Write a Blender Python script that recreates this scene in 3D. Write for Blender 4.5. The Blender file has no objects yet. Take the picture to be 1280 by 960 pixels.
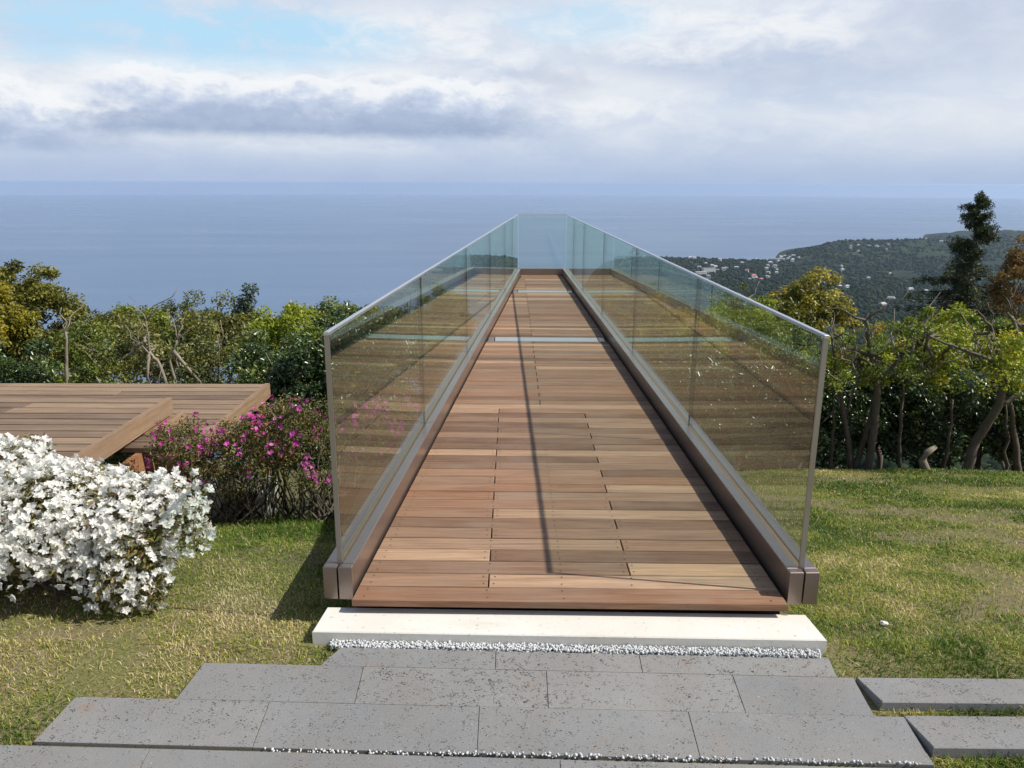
import bpy, math, random
import numpy as np
R = math.radians
rng = np.random.default_rng(7)
random.seed(7)
S = bpy.context.scene
COL = S.collection

# ------------------------------------------------------------------ camera
F, PITCH, ROLL, EYE = 963.22, 0.25585, 0.003156, 1.417     # focal length in 1280-wide pixels, eye above kerb top

def ray(u, v):
    X, Y = u - 640, v - 480
    c, s = math.cos(-ROLL), math.sin(-ROLL)
    X, Y = c*X - s*Y, s*X + c*Y
    c, s = math.cos(PITCH), math.sin(PITCH)
    return np.array([X, F*c - Y*s, -F*s - Y*c])
def at(u, v, Y):                      # point on the sight line at distance Y
    d = ray(u, v); return d*(Y/d[1]) + [0, 0, EYE]
def on(u, v, z):                      # point on the sight line at height z
    d = ray(u, v); return d*((z-EYE)/d[2]) + [0, 0, EYE]
def pxm(Y, z=0.0):                    # pixels per metre at distance Y
    return F/(Y*math.cos(PITCH) + (EYE-z)*math.sin(PITCH))

cam_d = bpy.data.cameras.new('camera'); cam = bpy.data.objects.new('camera', cam_d); COL.objects.link(cam)
cam_d.sensor_width = 36; cam_d.lens = 36*F/1280
cam_d.clip_start = .05; cam_d.clip_end = 80000
cam.location = (0, 0, EYE)
from mathutils import Matrix, Vector
cam.rotation_euler = (Matrix.Rotation(math.pi/2 - PITCH, 3, 'X') @ Matrix.Rotation(ROLL, 3, 'Z')).to_euler()
S.camera = cam

# ------------------------------------------------------------------ helpers: noise, meshes
def hash2(i, j, k):
    n = (i*374761393 + j*668265263 + k*974634221) & 0xffffffff
    n = ((n ^ (n >> 13))*1274126177) & 0xffffffff
    return ((n ^ (n >> 16)) & 0xffff)/65535.0
def vnoise(x, y, seed=0):
    x = np.asarray(x, float); y = np.asarray(y, float)
    i = np.floor(x).astype(np.int64); j = np.floor(y).astype(np.int64)
    fx, fy = x-i, y-j
    fx = fx*fx*(3-2*fx); fy = fy*fy*(3-2*fy)
    a, b, c, d = (hash2(i+p, j+q, seed) for p, q in ((0,0),(1,0),(0,1),(1,1)))
    return (a*(1-fx)+b*fx)*(1-fy) + (c*(1-fx)+d*fx)*fy
def fbm(x, y, o=4, seed=0):
    t = 0; a = .5; f = 1; n = 0
    for k in range(o):
        t = t + a*vnoise(x*f, y*f, seed+k); n += a; a *= .5; f *= 2.03
    return t/n
def sstep(a, b, x):
    t = np.clip((np.asarray(x, float)-a)/(b-a), 0, 1); return t*t*(3-2*t)

def link(name, me, mats, parent=None):
    o = bpy.data.objects.new(name, me); COL.objects.link(o)
    for m in (mats if isinstance(mats, (list, tuple)) else [mats]): me.materials.append(m)
    if parent is not None: o.parent = parent
    return o
def tag(o, label=None, cat=None, group=None, kind=None):
    for k, v in (('label', label), ('category', cat), ('group', group), ('kind', kind)):
        if v: o[k] = v
    return o
def thing(name, label, cat, loc=(0,0,0), group=None):
    o = bpy.data.objects.new(name, None); COL.objects.link(o); o.location = loc; o.empty_display_size = .1
    return tag(o, label, cat, group)

class MB:
    """collects verts / faces (tris or quads or n-gons) and links them as one mesh"""
    def __init__(s): s.v = []; s.f = []; s.m = []; s.sm = []; s.hue = []
    def add(s, vs, fs, mat=0, smooth=False, hue=0.5):
        b = len(s.v); s.v += [tuple(p) for p in vs]; s.hue += [hue]*len(vs)
        for f in fs: s.f.append([b+i for i in f]); s.m.append(mat); s.sm.append(smooth)
    def box(s, x0, x1, y0, y1, z0, z1, mat=0):
        s.hexa([(x0,y0),(x1,y0),(x1,y1),(x0,y1)], z0, z1, mat)
    def hexa(s, q, z0, z1, mat=0, ch=0.0, hue=.5):
        """prism over a plan polygon q (counter-clockwise); z0/z1 number or per-corner list; ch = chamfer of top edge"""
        n = len(q); z0 = z0 if hasattr(z0, '__len__') else [z0]*n; z1 = z1 if hasattr(z1, '__len__') else [z1]*n
        cx = sum(p[0] for p in q)/n; cy = sum(p[1] for p in q)/n
        vs = [(q[i][0], q[i][1], z0[i]) for i in range(n)]
        fs = [list(range(n))[::-1]]
        if ch:
            vs += [(q[i][0], q[i][1], z1[i]-ch) for i in range(n)]
            for i in range(n):
                a, b, c = Vector(q[i-1]), Vector(q[i]), Vector(q[(i+1) % n])
                e1 = (a-b).normalized(); e2 = (c-b).normalized(); sn = abs(e1.x*e2.y-e1.y*e2.x) or 1
                p = b + (e1+e2)*(ch/sn)
                vs.append((p.x, p.y, z1[i]))
            for i in range(n):
                j = (i+1) % n
                fs += [[i, j, n+j, n+i], [n+i, n+j, 2*n+j, 2*n+i]]
            fs.append([2*n+i for i in range(n)])
        else:
            vs += [(q[i][0], q[i][1], z1[i]) for i in range(n)]
            for i in range(n):
                j = (i+1) % n; fs.append([i, j, n+j, n+i])
            fs.append([n+i for i in range(n)])
        s.add(vs, fs, mat, False, hue)
    def tube(s, pts, rad, sides=6, mat=0):
        pts = [Vector(p) for p in pts]; n = len(pts)
        vs = []; up = Vector((.31, .22, .93)).normalized()
        for i, p in enumerate(pts):
            d = (pts[min(i+1, n-1)] - pts[max(i-1, 0)])
            if d.length < 1e-7: d = Vector((0,0,1))
            d.normalize()
            a = d.cross(up)
            if a.length < .1: a = d.cross(Vector((1,0,0)))
            a.normalize(); b = d.cross(a)
            r = rad[i] if hasattr(rad, '__len__') else rad
            for k in range(sides):
                t = 2*math.pi*k/sides; vs.append(p + a*(r*math.cos(t)) + b*(r*math.sin(t)))
        fs = []
        for i in range(n-1):
            for k in range(sides):
                k2 = (k+1) % sides; fs.append([i*sides+k, i*sides+k2, (i+1)*sides+k2, (i+1)*sides+k])
        fs.append(list(range(sides))[::-1]); fs.append([(n-1)*sides+k for k in range(sides)])
        s.add(vs, fs, mat, True)
    def build(s, name, mats, parent=None):
        me = bpy.data.meshes.new(name); me.from_pydata(s.v, [], s.f)
        me.polygons.foreach_set('material_index', s.m); me.polygons.foreach_set('use_smooth', s.sm)
        a = me.attributes.new('hue', 'FLOAT', 'POINT'); a.data.foreach_set('value', s.hue)
        me.update()
        return link(name, me, mats, parent)

def tri_mesh(name, V, T, hue, mats, parent=None, quads=False, smooth=False):
    """fast mesh from numpy arrays"""
    me = bpy.data.meshes.new(name); k = T.shape[1]
    me.vertices.add(len(V)); me.vertices.foreach_set('co', np.ascontiguousarray(V, np.float32).ravel())
    me.loops.add(T.size); me.loops.foreach_set('vertex_index', np.ascontiguousarray(T, np.int32).ravel())
    me.polygons.add(len(T)); me.polygons.foreach_set('loop_start', np.arange(0, T.size, k, dtype=np.int32))
    me.polygons.foreach_set('loop_total', np.full(len(T), k, np.int32))
    if smooth: me.polygons.foreach_set('use_smooth', np.ones(len(T), bool))
    if hue is not None:
        a = me.attributes.new('hue', 'FLOAT', 'POINT'); a.data.foreach_set('value', np.ascontiguousarray(hue, np.float32))
    me.update(calc_edges=True); me.validate()
    return link(name, me, mats, parent)

# ------------------------------------------------------------------ materials
class NT:
    def __init__(s, name):
        s.mat = bpy.data.materials.new(name); s.mat.use_nodes = True
        s.t = s.mat.node_tree; s.t.nodes.clear(); s.out = s.t.nodes.new('ShaderNodeOutputMaterial')
    def n(s, typ, **kw):
        o = s.t.nodes.new(typ)
        for k, v in kw.items():
            if k.startswith('i_'):
                key = k[2:]; key = int(key) if key.isdigit() else key.replace('_', ' ')
                s.set(o.inputs[key], v)
            else: setattr(o, k, v)
        return o
    def set(s, sock, v):
        if isinstance(v, bpy.types.NodeSocket): s.t.links.new(v, sock)
        elif isinstance(v, bpy.types.Node): s.t.links.new(v.outputs[0], sock)
        else:
            if hasattr(sock.default_value, '__len__') and hasattr(v, '__len__') and len(v) == 3 and len(sock.default_value) == 4: v = (*v, 1)
            sock.default_value = v
    def math(s, op, a, b=0.0, c=None, clamp=False):
        o = s.n('ShaderNodeMath', operation=op, use_clamp=clamp); s.set(o.inputs[0], a); s.set(o.inputs[1], b)
        if c is not None: s.set(o.inputs[2], c)
        return o.outputs[0]
    def mix(s, f, a, b, mode='MIX'):
        o = s.n('ShaderNodeMix', data_type='RGBA', blend_type=mode); s.set(o.inputs[0], f); s.set(o.inputs[6], a); s.set(o.inputs[7], b)
        return o.outputs[2]
    def ramp(s, f, stops, interp='LINEAR'):
        o = s.n('ShaderNodeValToRGB'); s.set(o.inputs[0], f); e = o.color_ramp.elements; o.color_ramp.interpolation = interp
        while len(e) < len(stops): e.new(.5)
        for el, (p, c) in zip(e, stops):
            el.position = p; el.color = (*c, 1) if hasattr(c, '__len__') else (c, c, c, 1)
        return o.outputs[0]
    def noise(s, vec, scale, detail=4, rough=.55, dist=0.0):
        o = s.n('ShaderNodeTexNoise'); s.set(o.inputs['Vector'], vec); s.set(o.inputs['Scale'], scale); o.inputs['Detail'].default_value = detail
        o.inputs['Roughness'].default_value = rough; o.inputs['Distortion'].default_value = dist
        return o.outputs[0]
    def pos(s): return s.n('ShaderNodeNewGeometry').outputs['Position']
    def vmul(s, v, k):
        o = s.n('ShaderNodeVectorMath', operation='MULTIPLY'); s.set(o.inputs[0], v); s.set(o.inputs[1], k); return o.outputs[0]
    def vadd(s, v, k):
        o = s.n('ShaderNodeVectorMath', operation='ADD'); s.set(o.inputs[0], v); s.set(o.inputs[1], k); return o.outputs[0]
    def bump(s, h, strength=.3, dist=.01):
        o = s.n('ShaderNodeBump'); s.set(o.inputs['Height'], h); o.inputs['Strength'].default_value = strength; o.inputs['Distance'].default_value = dist
        return o.outputs[0]
    def bsdf(s, **kw):
        o = s.n('ShaderNodeBsdfPrincipled')
        for k, v in kw.items(): s.set(o.inputs[k.replace('_', ' ')], v)
        return o
    def done(s, sh): s.t.links.new(sh.outputs[0] if isinstance(sh, bpy.types.Node) else sh, s.out.inputs[0]); return s.mat

def m_wood(name, stops, rough=.55, grain=1.0, along='x'):
    t = NT(name); g = t.n('ShaderNodeNewGeometry'); rnd = g.outputs['Random Per Island']
    off = t.n('ShaderNodeCombineXYZ'); t.set(off.inputs[0], t.math('MULTIPLY', rnd, 37.0)); t.set(off.inputs[1], t.math('MULTIPLY', rnd, 91.0)); t.set(off.inputs[2], t.math('MULTIPLY', rnd, 53.0))
    v = t.vadd(g.outputs['Position'], off)
    if along == 'y':
        sx = t.n('ShaderNodeSeparateXYZ'); t.set(sx.inputs[0], v); cx = t.n('ShaderNodeCombineXYZ'); t.set(cx.inputs[0], sx.outputs[1]); t.set(cx.inputs[1], sx.outputs[2]); t.set(cx.inputs[2], sx.outputs[0]); v = cx.outputs[0]
    base = t.ramp(rnd, stops)
    fine = t.noise(t.vmul(v, (2.2, 70, 40)), 1.0, 6, .65, .6)
    mid = t.noise(t.vmul(v, (1.1, 9, 6)), 1.0, 3, .5, 1.0)
    spot = t.noise(t.vmul(v, (7, 16, 9)), 1.0, 4)
    c = t.mix(t.ramp(fine, [(.36, .85*grain), (.58, 0.0)]), base, t.mix(.62, base, (.06, .03, .018)))
    c = t.mix(t.ramp(mid, [(.42, 0.0), (.68, .38)]), c, t.mix(.55, base, (.42, .29, .20)))
    c = t.mix(t.ramp(spot, [(.60, 0.0), (.78, .35)]), c, (.16, .10, .075))
    hair = t.noise(t.vmul(v, (5, 260, 120)), 1.0, 3, .6, .3)
    c = t.mix(t.ramp(hair, [(.40, .55), (.55, 0.0)]), c, t.mix(.5, base, (.05, .03, .02)))
    wth = t.noise(t.vmul(v, (2.6, 5, 4)), 1.0, 4, .6)
    c = t.mix(t.ramp(wth, [(.46, 0.0), (.70, .42)]), c, (.245, .178, .128))
    b = t.bsdf(Base_Color=c, Specular_IOR_Level=.22, Roughness=t.ramp(mid, [(.3, rough), (.7, rough+.2)]), Normal=t.bump(fine, .35, .002))
    return t.done(b)
M = {}
M['deck_wood'] = m_wood('deck_wood', [(0, (.125, .068, .042)), (.15, (.175, .098, .060)), (.35, (.235, .138, .086)), (.5, (.275, .165, .103)), (.66, (.275, .130, .068)), (.8, (.32, .20, .125)), (.92, (.45, .29, .18)), (1, (.50, .315, .18))])
M['terrace_wood'] = m_wood('terrace_wood', [(0, (.105, .072, .050)), (.3, (.16, .112, .076)), (.6, (.21, .15, .10)), (.85, (.265, .185, .12)), (1, (.32, .23, .15))], .65)
M['fascia_wood'] = m_wood('fascia_wood', [(0, (.23, .145, .085)), (1, (.30, .20, .12))], .6, .8, 'y')
M['panel_wood'] = m_wood('panel_wood', [(0, (.25, .11, .045)), (1, (.33, .155, .07))], .6, .8, 'y')

def m_plain(name, col, rough=.5, metal=0.0, nscale=30, var=.15, bump=.0):
    t = NT(name); n = t.noise(t.pos(), nscale, 4)
    c = t.mix(n, tuple(x*(1-var) for x in col), tuple(min(1, x*(1+var)) for x in col))
    kw = dict(Base_Color=c, Roughness=t.ramp(n, [(.2, max(.02, rough-.07)), (.8, rough+.07)]), Metallic=metal)
    if bump: kw['Normal'] = t.bump(n, bump, .004)
    return t.done(t.bsdf(**kw))
M['bronze'] = m_plain('bronze_metal', (.25, .192, .165), .36, .82, 1.5, .05)
_b = [n for n in M['bronze'].node_tree.nodes if n.type == 'BSDF_PRINCIPLED'][0]; _b.inputs['Coat Weight'].default_value = .45; _b.inputs['Coat IOR'].default_value = 1.75; _b.inputs['Coat Roughness'].default_value = .22
M['steel'] = m_plain('brushed_steel', (.40, .38, .36), .42, 1.0, 4, .06)
M['rail'] = m_plain('rail_steel', (.68, .70, .73), .32, .9, 3, .05)
M['strip'] = m_plain('floor_glass', (.27, .30, .31), .45, .0, 40, .08)
M['sealant'] = m_plain('slot_sealant', (.15, .095, .055), .7, 0, 40, .25)
M['girder'] = m_plain('painted_girder', (.035, .03, .028), .6, .2)
M['seal'] = m_plain('dark_joint_seal', (.03, .045, .045), .4)
M['screw'] = m_plain('screw_head', (.03, .025, .022), .45, .6)

def m_glass():
    t = NT('clear_glass')
    lw = t.n('ShaderNodeLayerWeight'); lw.inputs['Blend'].default_value = .5
    f = t.math('MULTIPLY_ADD', t.math('POWER', lw.outputs['Facing'], 4.4), .95, .042, clamp=True)
    tr = t.n('ShaderNodeBsdfTransparent', i_Color=(.92, .968, .945))
    gl = t.n('ShaderNodeBsdfGlossy', i_Color=(.95, 1, .90), i_Roughness=0.0)
    m = t.n('ShaderNodeMixShader'); t.set(m.inputs[0], f); t.set(m.inputs[1], tr); t.set(m.inputs[2], gl)
    return t.done(m)
M['glass'] = m_glass()

def m_concrete():
    t = NT('pale_concrete'); p = t.pos()
    a = t.noise(p, 5, 5); b = t.noise(p, 60, 4); st = t.noise(t.vmul(p, (3, 14, 5)), 1.0, 4)
    c = t.mix(a, (.55, .53, .475), (.67, .65, .60))
    c = t.mix(t.ramp(st, [(.60, 0.0), (.78, .35)]), c, (.42, .33, .22))
    c = t.mix(t.ramp(b, [(.30, .6), (.37, 0.0)]), c, (.26, .23, .19))
    sc = t.noise(t.vadd(t.vmul(p, (2.0, 26, 8)), (5, 2, 0)), 1.0, 5, .7)
    c = t.mix(t.ramp(sc, [(.60, 0.0), (.72, .5)]), c, (.36, .29, .20))
    sp = t.noise(t.vadd(p, (1, 9, 4)), 17, 2)
    c = t.mix(t.ramp(sp, [(.735, 0.0), (.75, .75)]), c, (.15, .13, .10))
    grime = t.noise(p, 2.3, 5, .65)
    c = t.mix(t.ramp(grime, [(.42, 0.0), (.7, .45)]), c, (.52, .47, .38))
    return t.done(t.bsdf(Base_Color=c, Roughness=.85, Normal=t.bump(b, .25, .003)))
M['concrete'] = m_concrete()

def m_basalt():
    t = NT('pitted_basalt'); g = t.n('ShaderNodeNewGeometry'); p = g.outputs['Position']; rnd = g.outputs['Random Per Island']
    vo = t.n('ShaderNodeTexVoronoi', i_Scale=150.0); t.set(vo.inputs['Vector'], t.vadd(t.vmul(p, (.8, 1.25, 1)), t.vmul(t.n('ShaderNodeCombineXYZ', i_0=t.noise(p, 60, 2), i_1=t.noise(p, 45, 2)).outputs[0], (.02, .02, 0))))
    size = t.noise(p, 38, 2)
    den = t.math('MULTIPLY', t.ramp(t.noise(t.vadd(p, (2, 5, 9)), 1.7, 3), [(.34, .62), (.60, 1.0)]), t.math('MULTIPLY_ADD', rnd, .45, .62))
    lim = t.math('MULTIPLY', t.math('MULTIPLY', t.ramp(size, [(.34, 0.1), (.64, 1.0)]), .45), den)
    pit = t.math('LESS_THAN', vo.outputs['Distance'], lim)
    big = t.noise(p, 4.5, 5); fine = t.noise(p, 220, 3); sp = t.noise(p, 140, 1)
    c = t.ramp(rnd, [(0, (.158, .164, .170)), (.5, (.182, .185, .186)), (1, (.205, .204, .198))])
    c = t.mix(t.ramp(big, [(.35, 0.0), (.7, .5)]), c, (.185, .165, .138))
    c = t.mix(t.ramp(fine, [(.3, .4), (.6, 0.0)]), c, (.095, .093, .09))
    c = t.mix(t.ramp(sp, [(.74, 0.0), (.79, .8)]), c, (.38, .38, .37))
    rust = t.noise(t.vadd(p, (3, 1, 7)), 9, 4)
    c = t.mix(t.ramp(rust, [(.64, 0.0), (.76, .45)]), c, (.23, .135, .075))
    patch = t.noise(t.vadd(p, (8, 3, 1)), 2.2, 5, .65)
    c = t.mix(t.ramp(patch, [(.40, 0.0), (.68, .55)]), c, t.mix(.5, c, (.30, .29, .27)))
    c = t.mix(t.math('MULTIPLY', pit, .88), c, (.028, .026, .024))
    h = t.math('SUBTRACT', t.math('MULTIPLY', fine, .25), pit)
    return t.done(t.bsdf(Base_Color=c, Roughness=.72, Normal=t.bump(h, .5, .004)))
M['basalt'] = m_basalt()

def m_leaf(name, stops, rough=.5, trans=.3, spec=.5, tint=(1.25, 1.3, .7)):
    t = NT(name); h = t.n('ShaderNodeAttribute', attribute_name='hue').outputs['Fac']
    c = t.ramp(h, stops)
    b = t.bsdf(Base_Color=c, Roughness=rough); b.inputs['Specular IOR Level'].default_value = spec
    tr = t.n('ShaderNodeBsdfTranslucent'); t.set(tr.inputs[0], t.mix(1.0, c, tint, 'MULTIPLY'))
    m = t.n('ShaderNodeMixShader'); m.inputs[0].default_value = trans
    t.set(m.inputs[1], b); t.set(m.inputs[2], tr)
    return t.done(m)
L = {
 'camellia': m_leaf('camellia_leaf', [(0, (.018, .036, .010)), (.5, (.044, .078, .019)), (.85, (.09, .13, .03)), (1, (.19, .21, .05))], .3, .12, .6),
 'green': m_leaf('green_leaf', [(0, (.04, .07, .012)), (.5, (.14, .18, .024)), (1, (.30, .31, .045))], .45, .3),
 'bright': m_leaf('bright_leaf', [(0, (.09, .14, .014)), (.5, (.23, .275, .024)), (.9, (.38, .38, .034)), (1, (.45, .37, .04))], .5, .38),
 'olive': m_leaf('olive_leaf', [(0, (.05, .058, .012)), (.5, (.155, .155, .020)), (1, (.32, .28, .03))], .5, .3),
 'yellow': m_leaf('yellow_leaf', [(0, (.12, .12, .012)), (.5, (.27, .235, .018)), (1, (.42, .33, .03))], .5, .35),
 'gold': m_leaf('golden_leaf', [(0, (.035, .055, .010)), (.3, (.11, .12, .014)), (.55, (.28, .245, .02)), (1, (.46, .36, .03))], .5, .3),
 'orange': m_leaf('orange_leaf', [(0, (.08, .08, .02)), (.5, (.18, .11, .028)), (1, (.29, .13, .035))], .5, .35),
 'brown': m_leaf('brownish_leaf', [(0, (.05, .07, .016)), (.6, (.145, .155, .038)), (1, (.30, .25, .09))], .5, .25),
 'mixed': m_leaf('mixed_leaf', [(0, (.07, .11, .014)), (.6, (.16, .20, .024)), (.86, (.26, .24, .03)), (.93, (.38, .17, .03)), (1, (.42, .16, .035))], .5, .38),
 'cedar': m_leaf('cedar_needles', [(0, (.016, .032, .012)), (.6, (.042, .066, .020)), (1, (.10, .105, .03))], .6, .15),
 'azalea': m_leaf('azalea_leaf', [(0, (.05, .048, .015)), (.45, (.125, .12, .028)), (.75, (.21, .16, .05)), (1, (.30, .12, .075))], .5, .25),
 'white_flower': m_leaf('white_petal', [(0, (.74, .75, .64)), (.12, (.84, .83, .78)), (1, (.88, .875, .84))], .6, .5, .2, (1, 1, .98)),
 'pink_flower': m_leaf('magenta_petal', [(0, (.36, .03, .16)), (.4, (.55, .06, .34)), (.75, (.66, .12, .48)), (1, (.75, .28, .5))], .6, .35, .2, (1, .9, 1)),
 'grass': m_leaf('grass_blade', [(0, (.055, .105, .008)), (.3, (.125, .20, .014)), (.55, (.235, .28, .026)), (.72, (.35, .325, .070)), (.88, (.48, .40, .17)), (1, (.64, .55, .30))], .6, .3, .3),
}
def m_bark(name, c0, c1):
    t = NT(name); p = t.pos(); n = t.noise(t.vmul(p, (9, 9, 3)), 3, 5); n2 = t.noise(p, 5, 3)
    c = t.mix(n, c0, c1); c = t.mix(t.ramp(n2, [(.5, 0.0), (.7, .4)]), c, (.09, .10, .06))
    return t.done(t.bsdf(Base_Color=c, Roughness=.85, Normal=t.bump(n, .5, .01)))
M['bark'] = m_bark('grey_brown_bark', (.035, .027, .02), (.15, .115, .085))
M['pale_bark'] = m_bark('pale_bark', (.10, .085, .062), (.34, .29, .215))

def m_ground():
    t = NT('ground_soil'); p = t.pos()
    a = t.noise(p, 2.2, 5); b = t.noise(p, 24, 5, .7); d = t.noise(p, 130, 3)
    soil = t.mix(b, (.07, .052, .032), (.26, .205, .13))
    lawn = t.mix(t.ramp(a, [(.4, .15), (.62, .8)]), soil, t.mix(b, (.05, .07, .014), (.16, .16, .05)))
    lawn = t.mix(t.ramp(d, [(.5, 0.0), (.72, .6)]), lawn, (.32, .26, .15))
    # beyond the lawn: leaf litter and forest cover
    sep = t.n('ShaderNodeSeparateXYZ'); t.set(sep.inputs[0], p)
    far = t.n('ShaderNodeMapRange'); t.set(far.inputs[0], sep.outputs[1]); far.inputs[1].default_value = 7.3; far.inputs[2].default_value = 8.6
    litter = t.mix(b, (.018, .013, .008), (.06, .045, .025))
    n1 = t.noise(p, .0035, 6, .62); n2 = t.noise(p, .035, 5, .7); n3 = t.noise(p, .012, 3)
    forest = t.mix(n2, (.007, .014, .009), (.020, .032, .014))
    forest = t.mix(t.ramp(n1, [(.50, 0.0), (.64, .7)]), forest, (.034, .052, .020))
    forest = t.mix(t.ramp(n3, [(.66, 0.0), (.74, .6)]), forest, (.05, .05, .034))
    ff = t.n('ShaderNodeMapRange'); t.set(ff.inputs[0], sep.outputs[1]); ff.inputs[1].default_value = 25; ff.inputs[2].default_value = 90
    c = t.mix(far.outputs[0], lawn, t.mix(ff.outputs[0], litter, forest))
    return t.done(t.bsdf(Base_Color=c, Roughness=.95, Specular_IOR_Level=.1, Normal=t.bump(b, .6, .01)))
M['ground'] = m_ground()

def m_sea():
    t = NT('sea_water'); p = t.pos()
    big = t.noise(t.vmul(p, (.0006, .0022, 1)), 1.0, 5, .6); rip = t.noise(t.vmul(p, (.02, .05, 1)), 1.0, 4, .6)
    c = t.mix(big, (.046, .094, .180), (.060, .112, .204))
    return t.done(t.bsdf(Base_Color=c, Roughness=t.ramp(big, [(.3, .26), (.7, .34)]), IOR=1.33, Normal=t.bump(rip, .10, .6)))
M['sea'] = m_sea()

def m_simple(name, col, rough=.7):
    t = NT(name); n = t.noise(t.pos(), .6, 3); return t.done(t.bsdf(Base_Color=t.mix(n, tuple(c*.85 for c in col), col), Roughness=rough))
M['house_wall'] = m_simple('house_wall', (.52, .51, .49)); M['house_wall_grey'] = m_simple('house_wall_grey', (.27, .27, .28))
M['roof_grey'] = m_simple('roof_grey', (.24, .25, .27)); M['roof_pale'] = m_simple('roof_pale', (.36, .38, .41)); M['roof_red'] = m_simple('roof_red', (.36, .12, .09))
M['window_dark'] = m_simple('window_dark', (.04, .05, .06), .2)
M['pebble'] = m_plain('white_pebble', (.50, .51, .51), .7, 0, 50, .15)
M['straw'] = m_plain('dry_straw', (.40, .31, .17), .8, 0, 60, .3)

# ------------------------------------------------------------------ terrain
def ramp_z(Y): return np.maximum(-.20 - .15*(2.47-np.minimum(Y, 2.47)), -.345)
SEA = -350.0
def near_z(x, Y):
    x = np.asarray(x, float); Y = np.asarray(Y, float)
    lo = ramp_z(Y) - .014
    d = np.maximum(Y-2.47, 0)
    zr = lo - .25*np.minimum(d, 5.1) - .5*np.maximum(d-5.1, 0)
    zl = lo - .17*np.minimum(d, .3) - .11*np.clip(d-.3, 0, .75) - .27*np.clip(d-1.05, 0, 4.1) - .5*np.maximum(d-5.15, 0)
    w = sstep(-.8, 1.0, x)
    z = zl*(1-w)+zr*w
    z = z + (fbm(x*1.3, Y*1.3, 3, 5)-.5)*.035*sstep(2.5, 3.2, Y) + .006*np.clip(x-1.5, 0, 8)*sstep(3, 7, Y)
    # the path and bridge front sit in a shallow bed
    return z
RR = np.array([7, 60, 300, 800, 1000, 1500, 2500, 3620, 3900, 4400, 9000.])
ZR = np.array([-1.5, -26, -115, -205, -228, -268, -302, -336, -352, -362, -420.])
ZL = np.array([-1.5, -26, -140, -300, -354, -380, -400, -400, -400, -400, -420.])
AZ = np.array([-180, 17.5, 18.7, 20.2, 22, 23.3, 26, 28, 33, 40, 60])
EL = np.array([-9, -7.5, -5.32, -4.74, -3.94, -3.69, -3.63, -3.47, -3.36, -3.3, -3.4])
def terrain(x, Y):
    x = np.asarray(x, float); Y = np.asarray(Y, float)
    r = np.hypot(x, Y); az = np.degrees(np.arctan2(x, Y))
    w = sstep(0, 10, az)
    zf = np.interp(r, RR, ZL)*(1-w) + np.interp(r, RR, ZR)*w
    rc = np.interp(az, [17, 18.7, 22.5, 28, 34], [3600, 3760, 4250, 4600, 4700])
    ridge = np.maximum(EYE + rc*np.tan(np.radians(np.interp(az, AZ, EL))), -353)
    prof = np.interp(r-rc, [-2000, -1300, -500, 0, 350, 800], [0, .22, .70, 1, .5, 0])
    zf = np.maximum(zf, -352 + (ridge+352)*prof*sstep(17, 18.5, az))
    h2 = -352 + (EYE + 5750*np.tan(np.radians(.25*(fbm(az*1.3, az*0, 3, 8)-.5)+np.interp(az, [27.3, 28.2, 29.5, 31.5, 36, 50], [-3.73, -3.19, -2.95, -2.80, -2.70, -2.8]))) + 352)*np.interp(r, [5250, 5750, 6500], [0, 1, 0])
    zf = np.where((az > 27.3) & (r > 5000), np.maximum(zf, h2), zf)
    rough = (fbm(x/55, Y/55, 4, 11)-.5)
    k = sstep(150, 900, r)
    amp = 17*k*(.55+.9*sstep(.45, .65, fbm(x/400, Y/400, 3, 21)))
    land = sstep(-349, -338, zf)
    zf = zf + rough*amp*land + (fbm(x/420, Y/420, 3, 31)-.5)*26*sstep(500, 1500, r)*land*(r < 4000)
    b = sstep(8.5, 16, r)*(Y > 0)
    return np.where(Y > 0, near_z(x, Y)*(1-b) + zf*b, near_z(x, np.maximum(Y, 0)))

def build_ground():
    az = np.concatenate([np.arange(-180, -50, 5), np.arange(-50, -36, 1), np.arange(-36, 4, .5), np.arange(4, 36, .06), np.arange(36, 50, 1), np.arange(50, 180.1, 5)])
    rr = np.concatenate([[.0], np.linspace(.6, 9, 60), np.geomspace(9.3, 400, 50), np.geomspace(405, 7000, 330)])
    Az, Rr = np.meshgrid(np.radians(az), rr, indexing='ij')
    X, Y = Rr*np.sin(Az), Rr*np.cos(Az)
    Z = terrain(X, Y)
    back = (Y <= 0)
    Z = np.where(back, near_z(X*0, Y*0), Z)
    n, m = Az.shape
    V = np.stack([X, Y, Z], -1).reshape(-1, 3)
    i = np.arange(n-1)[:, None]*m + np.arange(m-1)[None]
    T = np.stack([i, i+1, i+m+1, i+m], -1).reshape(-1, 4)
    o = tri_mesh('ground', V, T, None, M['ground'], smooth=True)
    tag(o, 'grassy ground falling away into forested slopes and coastal hills', 'ground', kind='structure')
build_ground()
def build_sea():
    mb = MB(); n = 96; Rs = 23500
    mb.add([(0, 0, SEA)] + [(Rs*math.cos(2*math.pi*k/n), Rs*math.sin(2*math.pi*k/n), SEA) for k in range(n)], [[0, k+1, (k+1) % n+1] for k in range(n)])
    tag(mb.build('sea', M['sea']), 'wide calm blue grey sea reaching the hazy horizon', 'sea', kind='structure')
build_sea()

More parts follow.
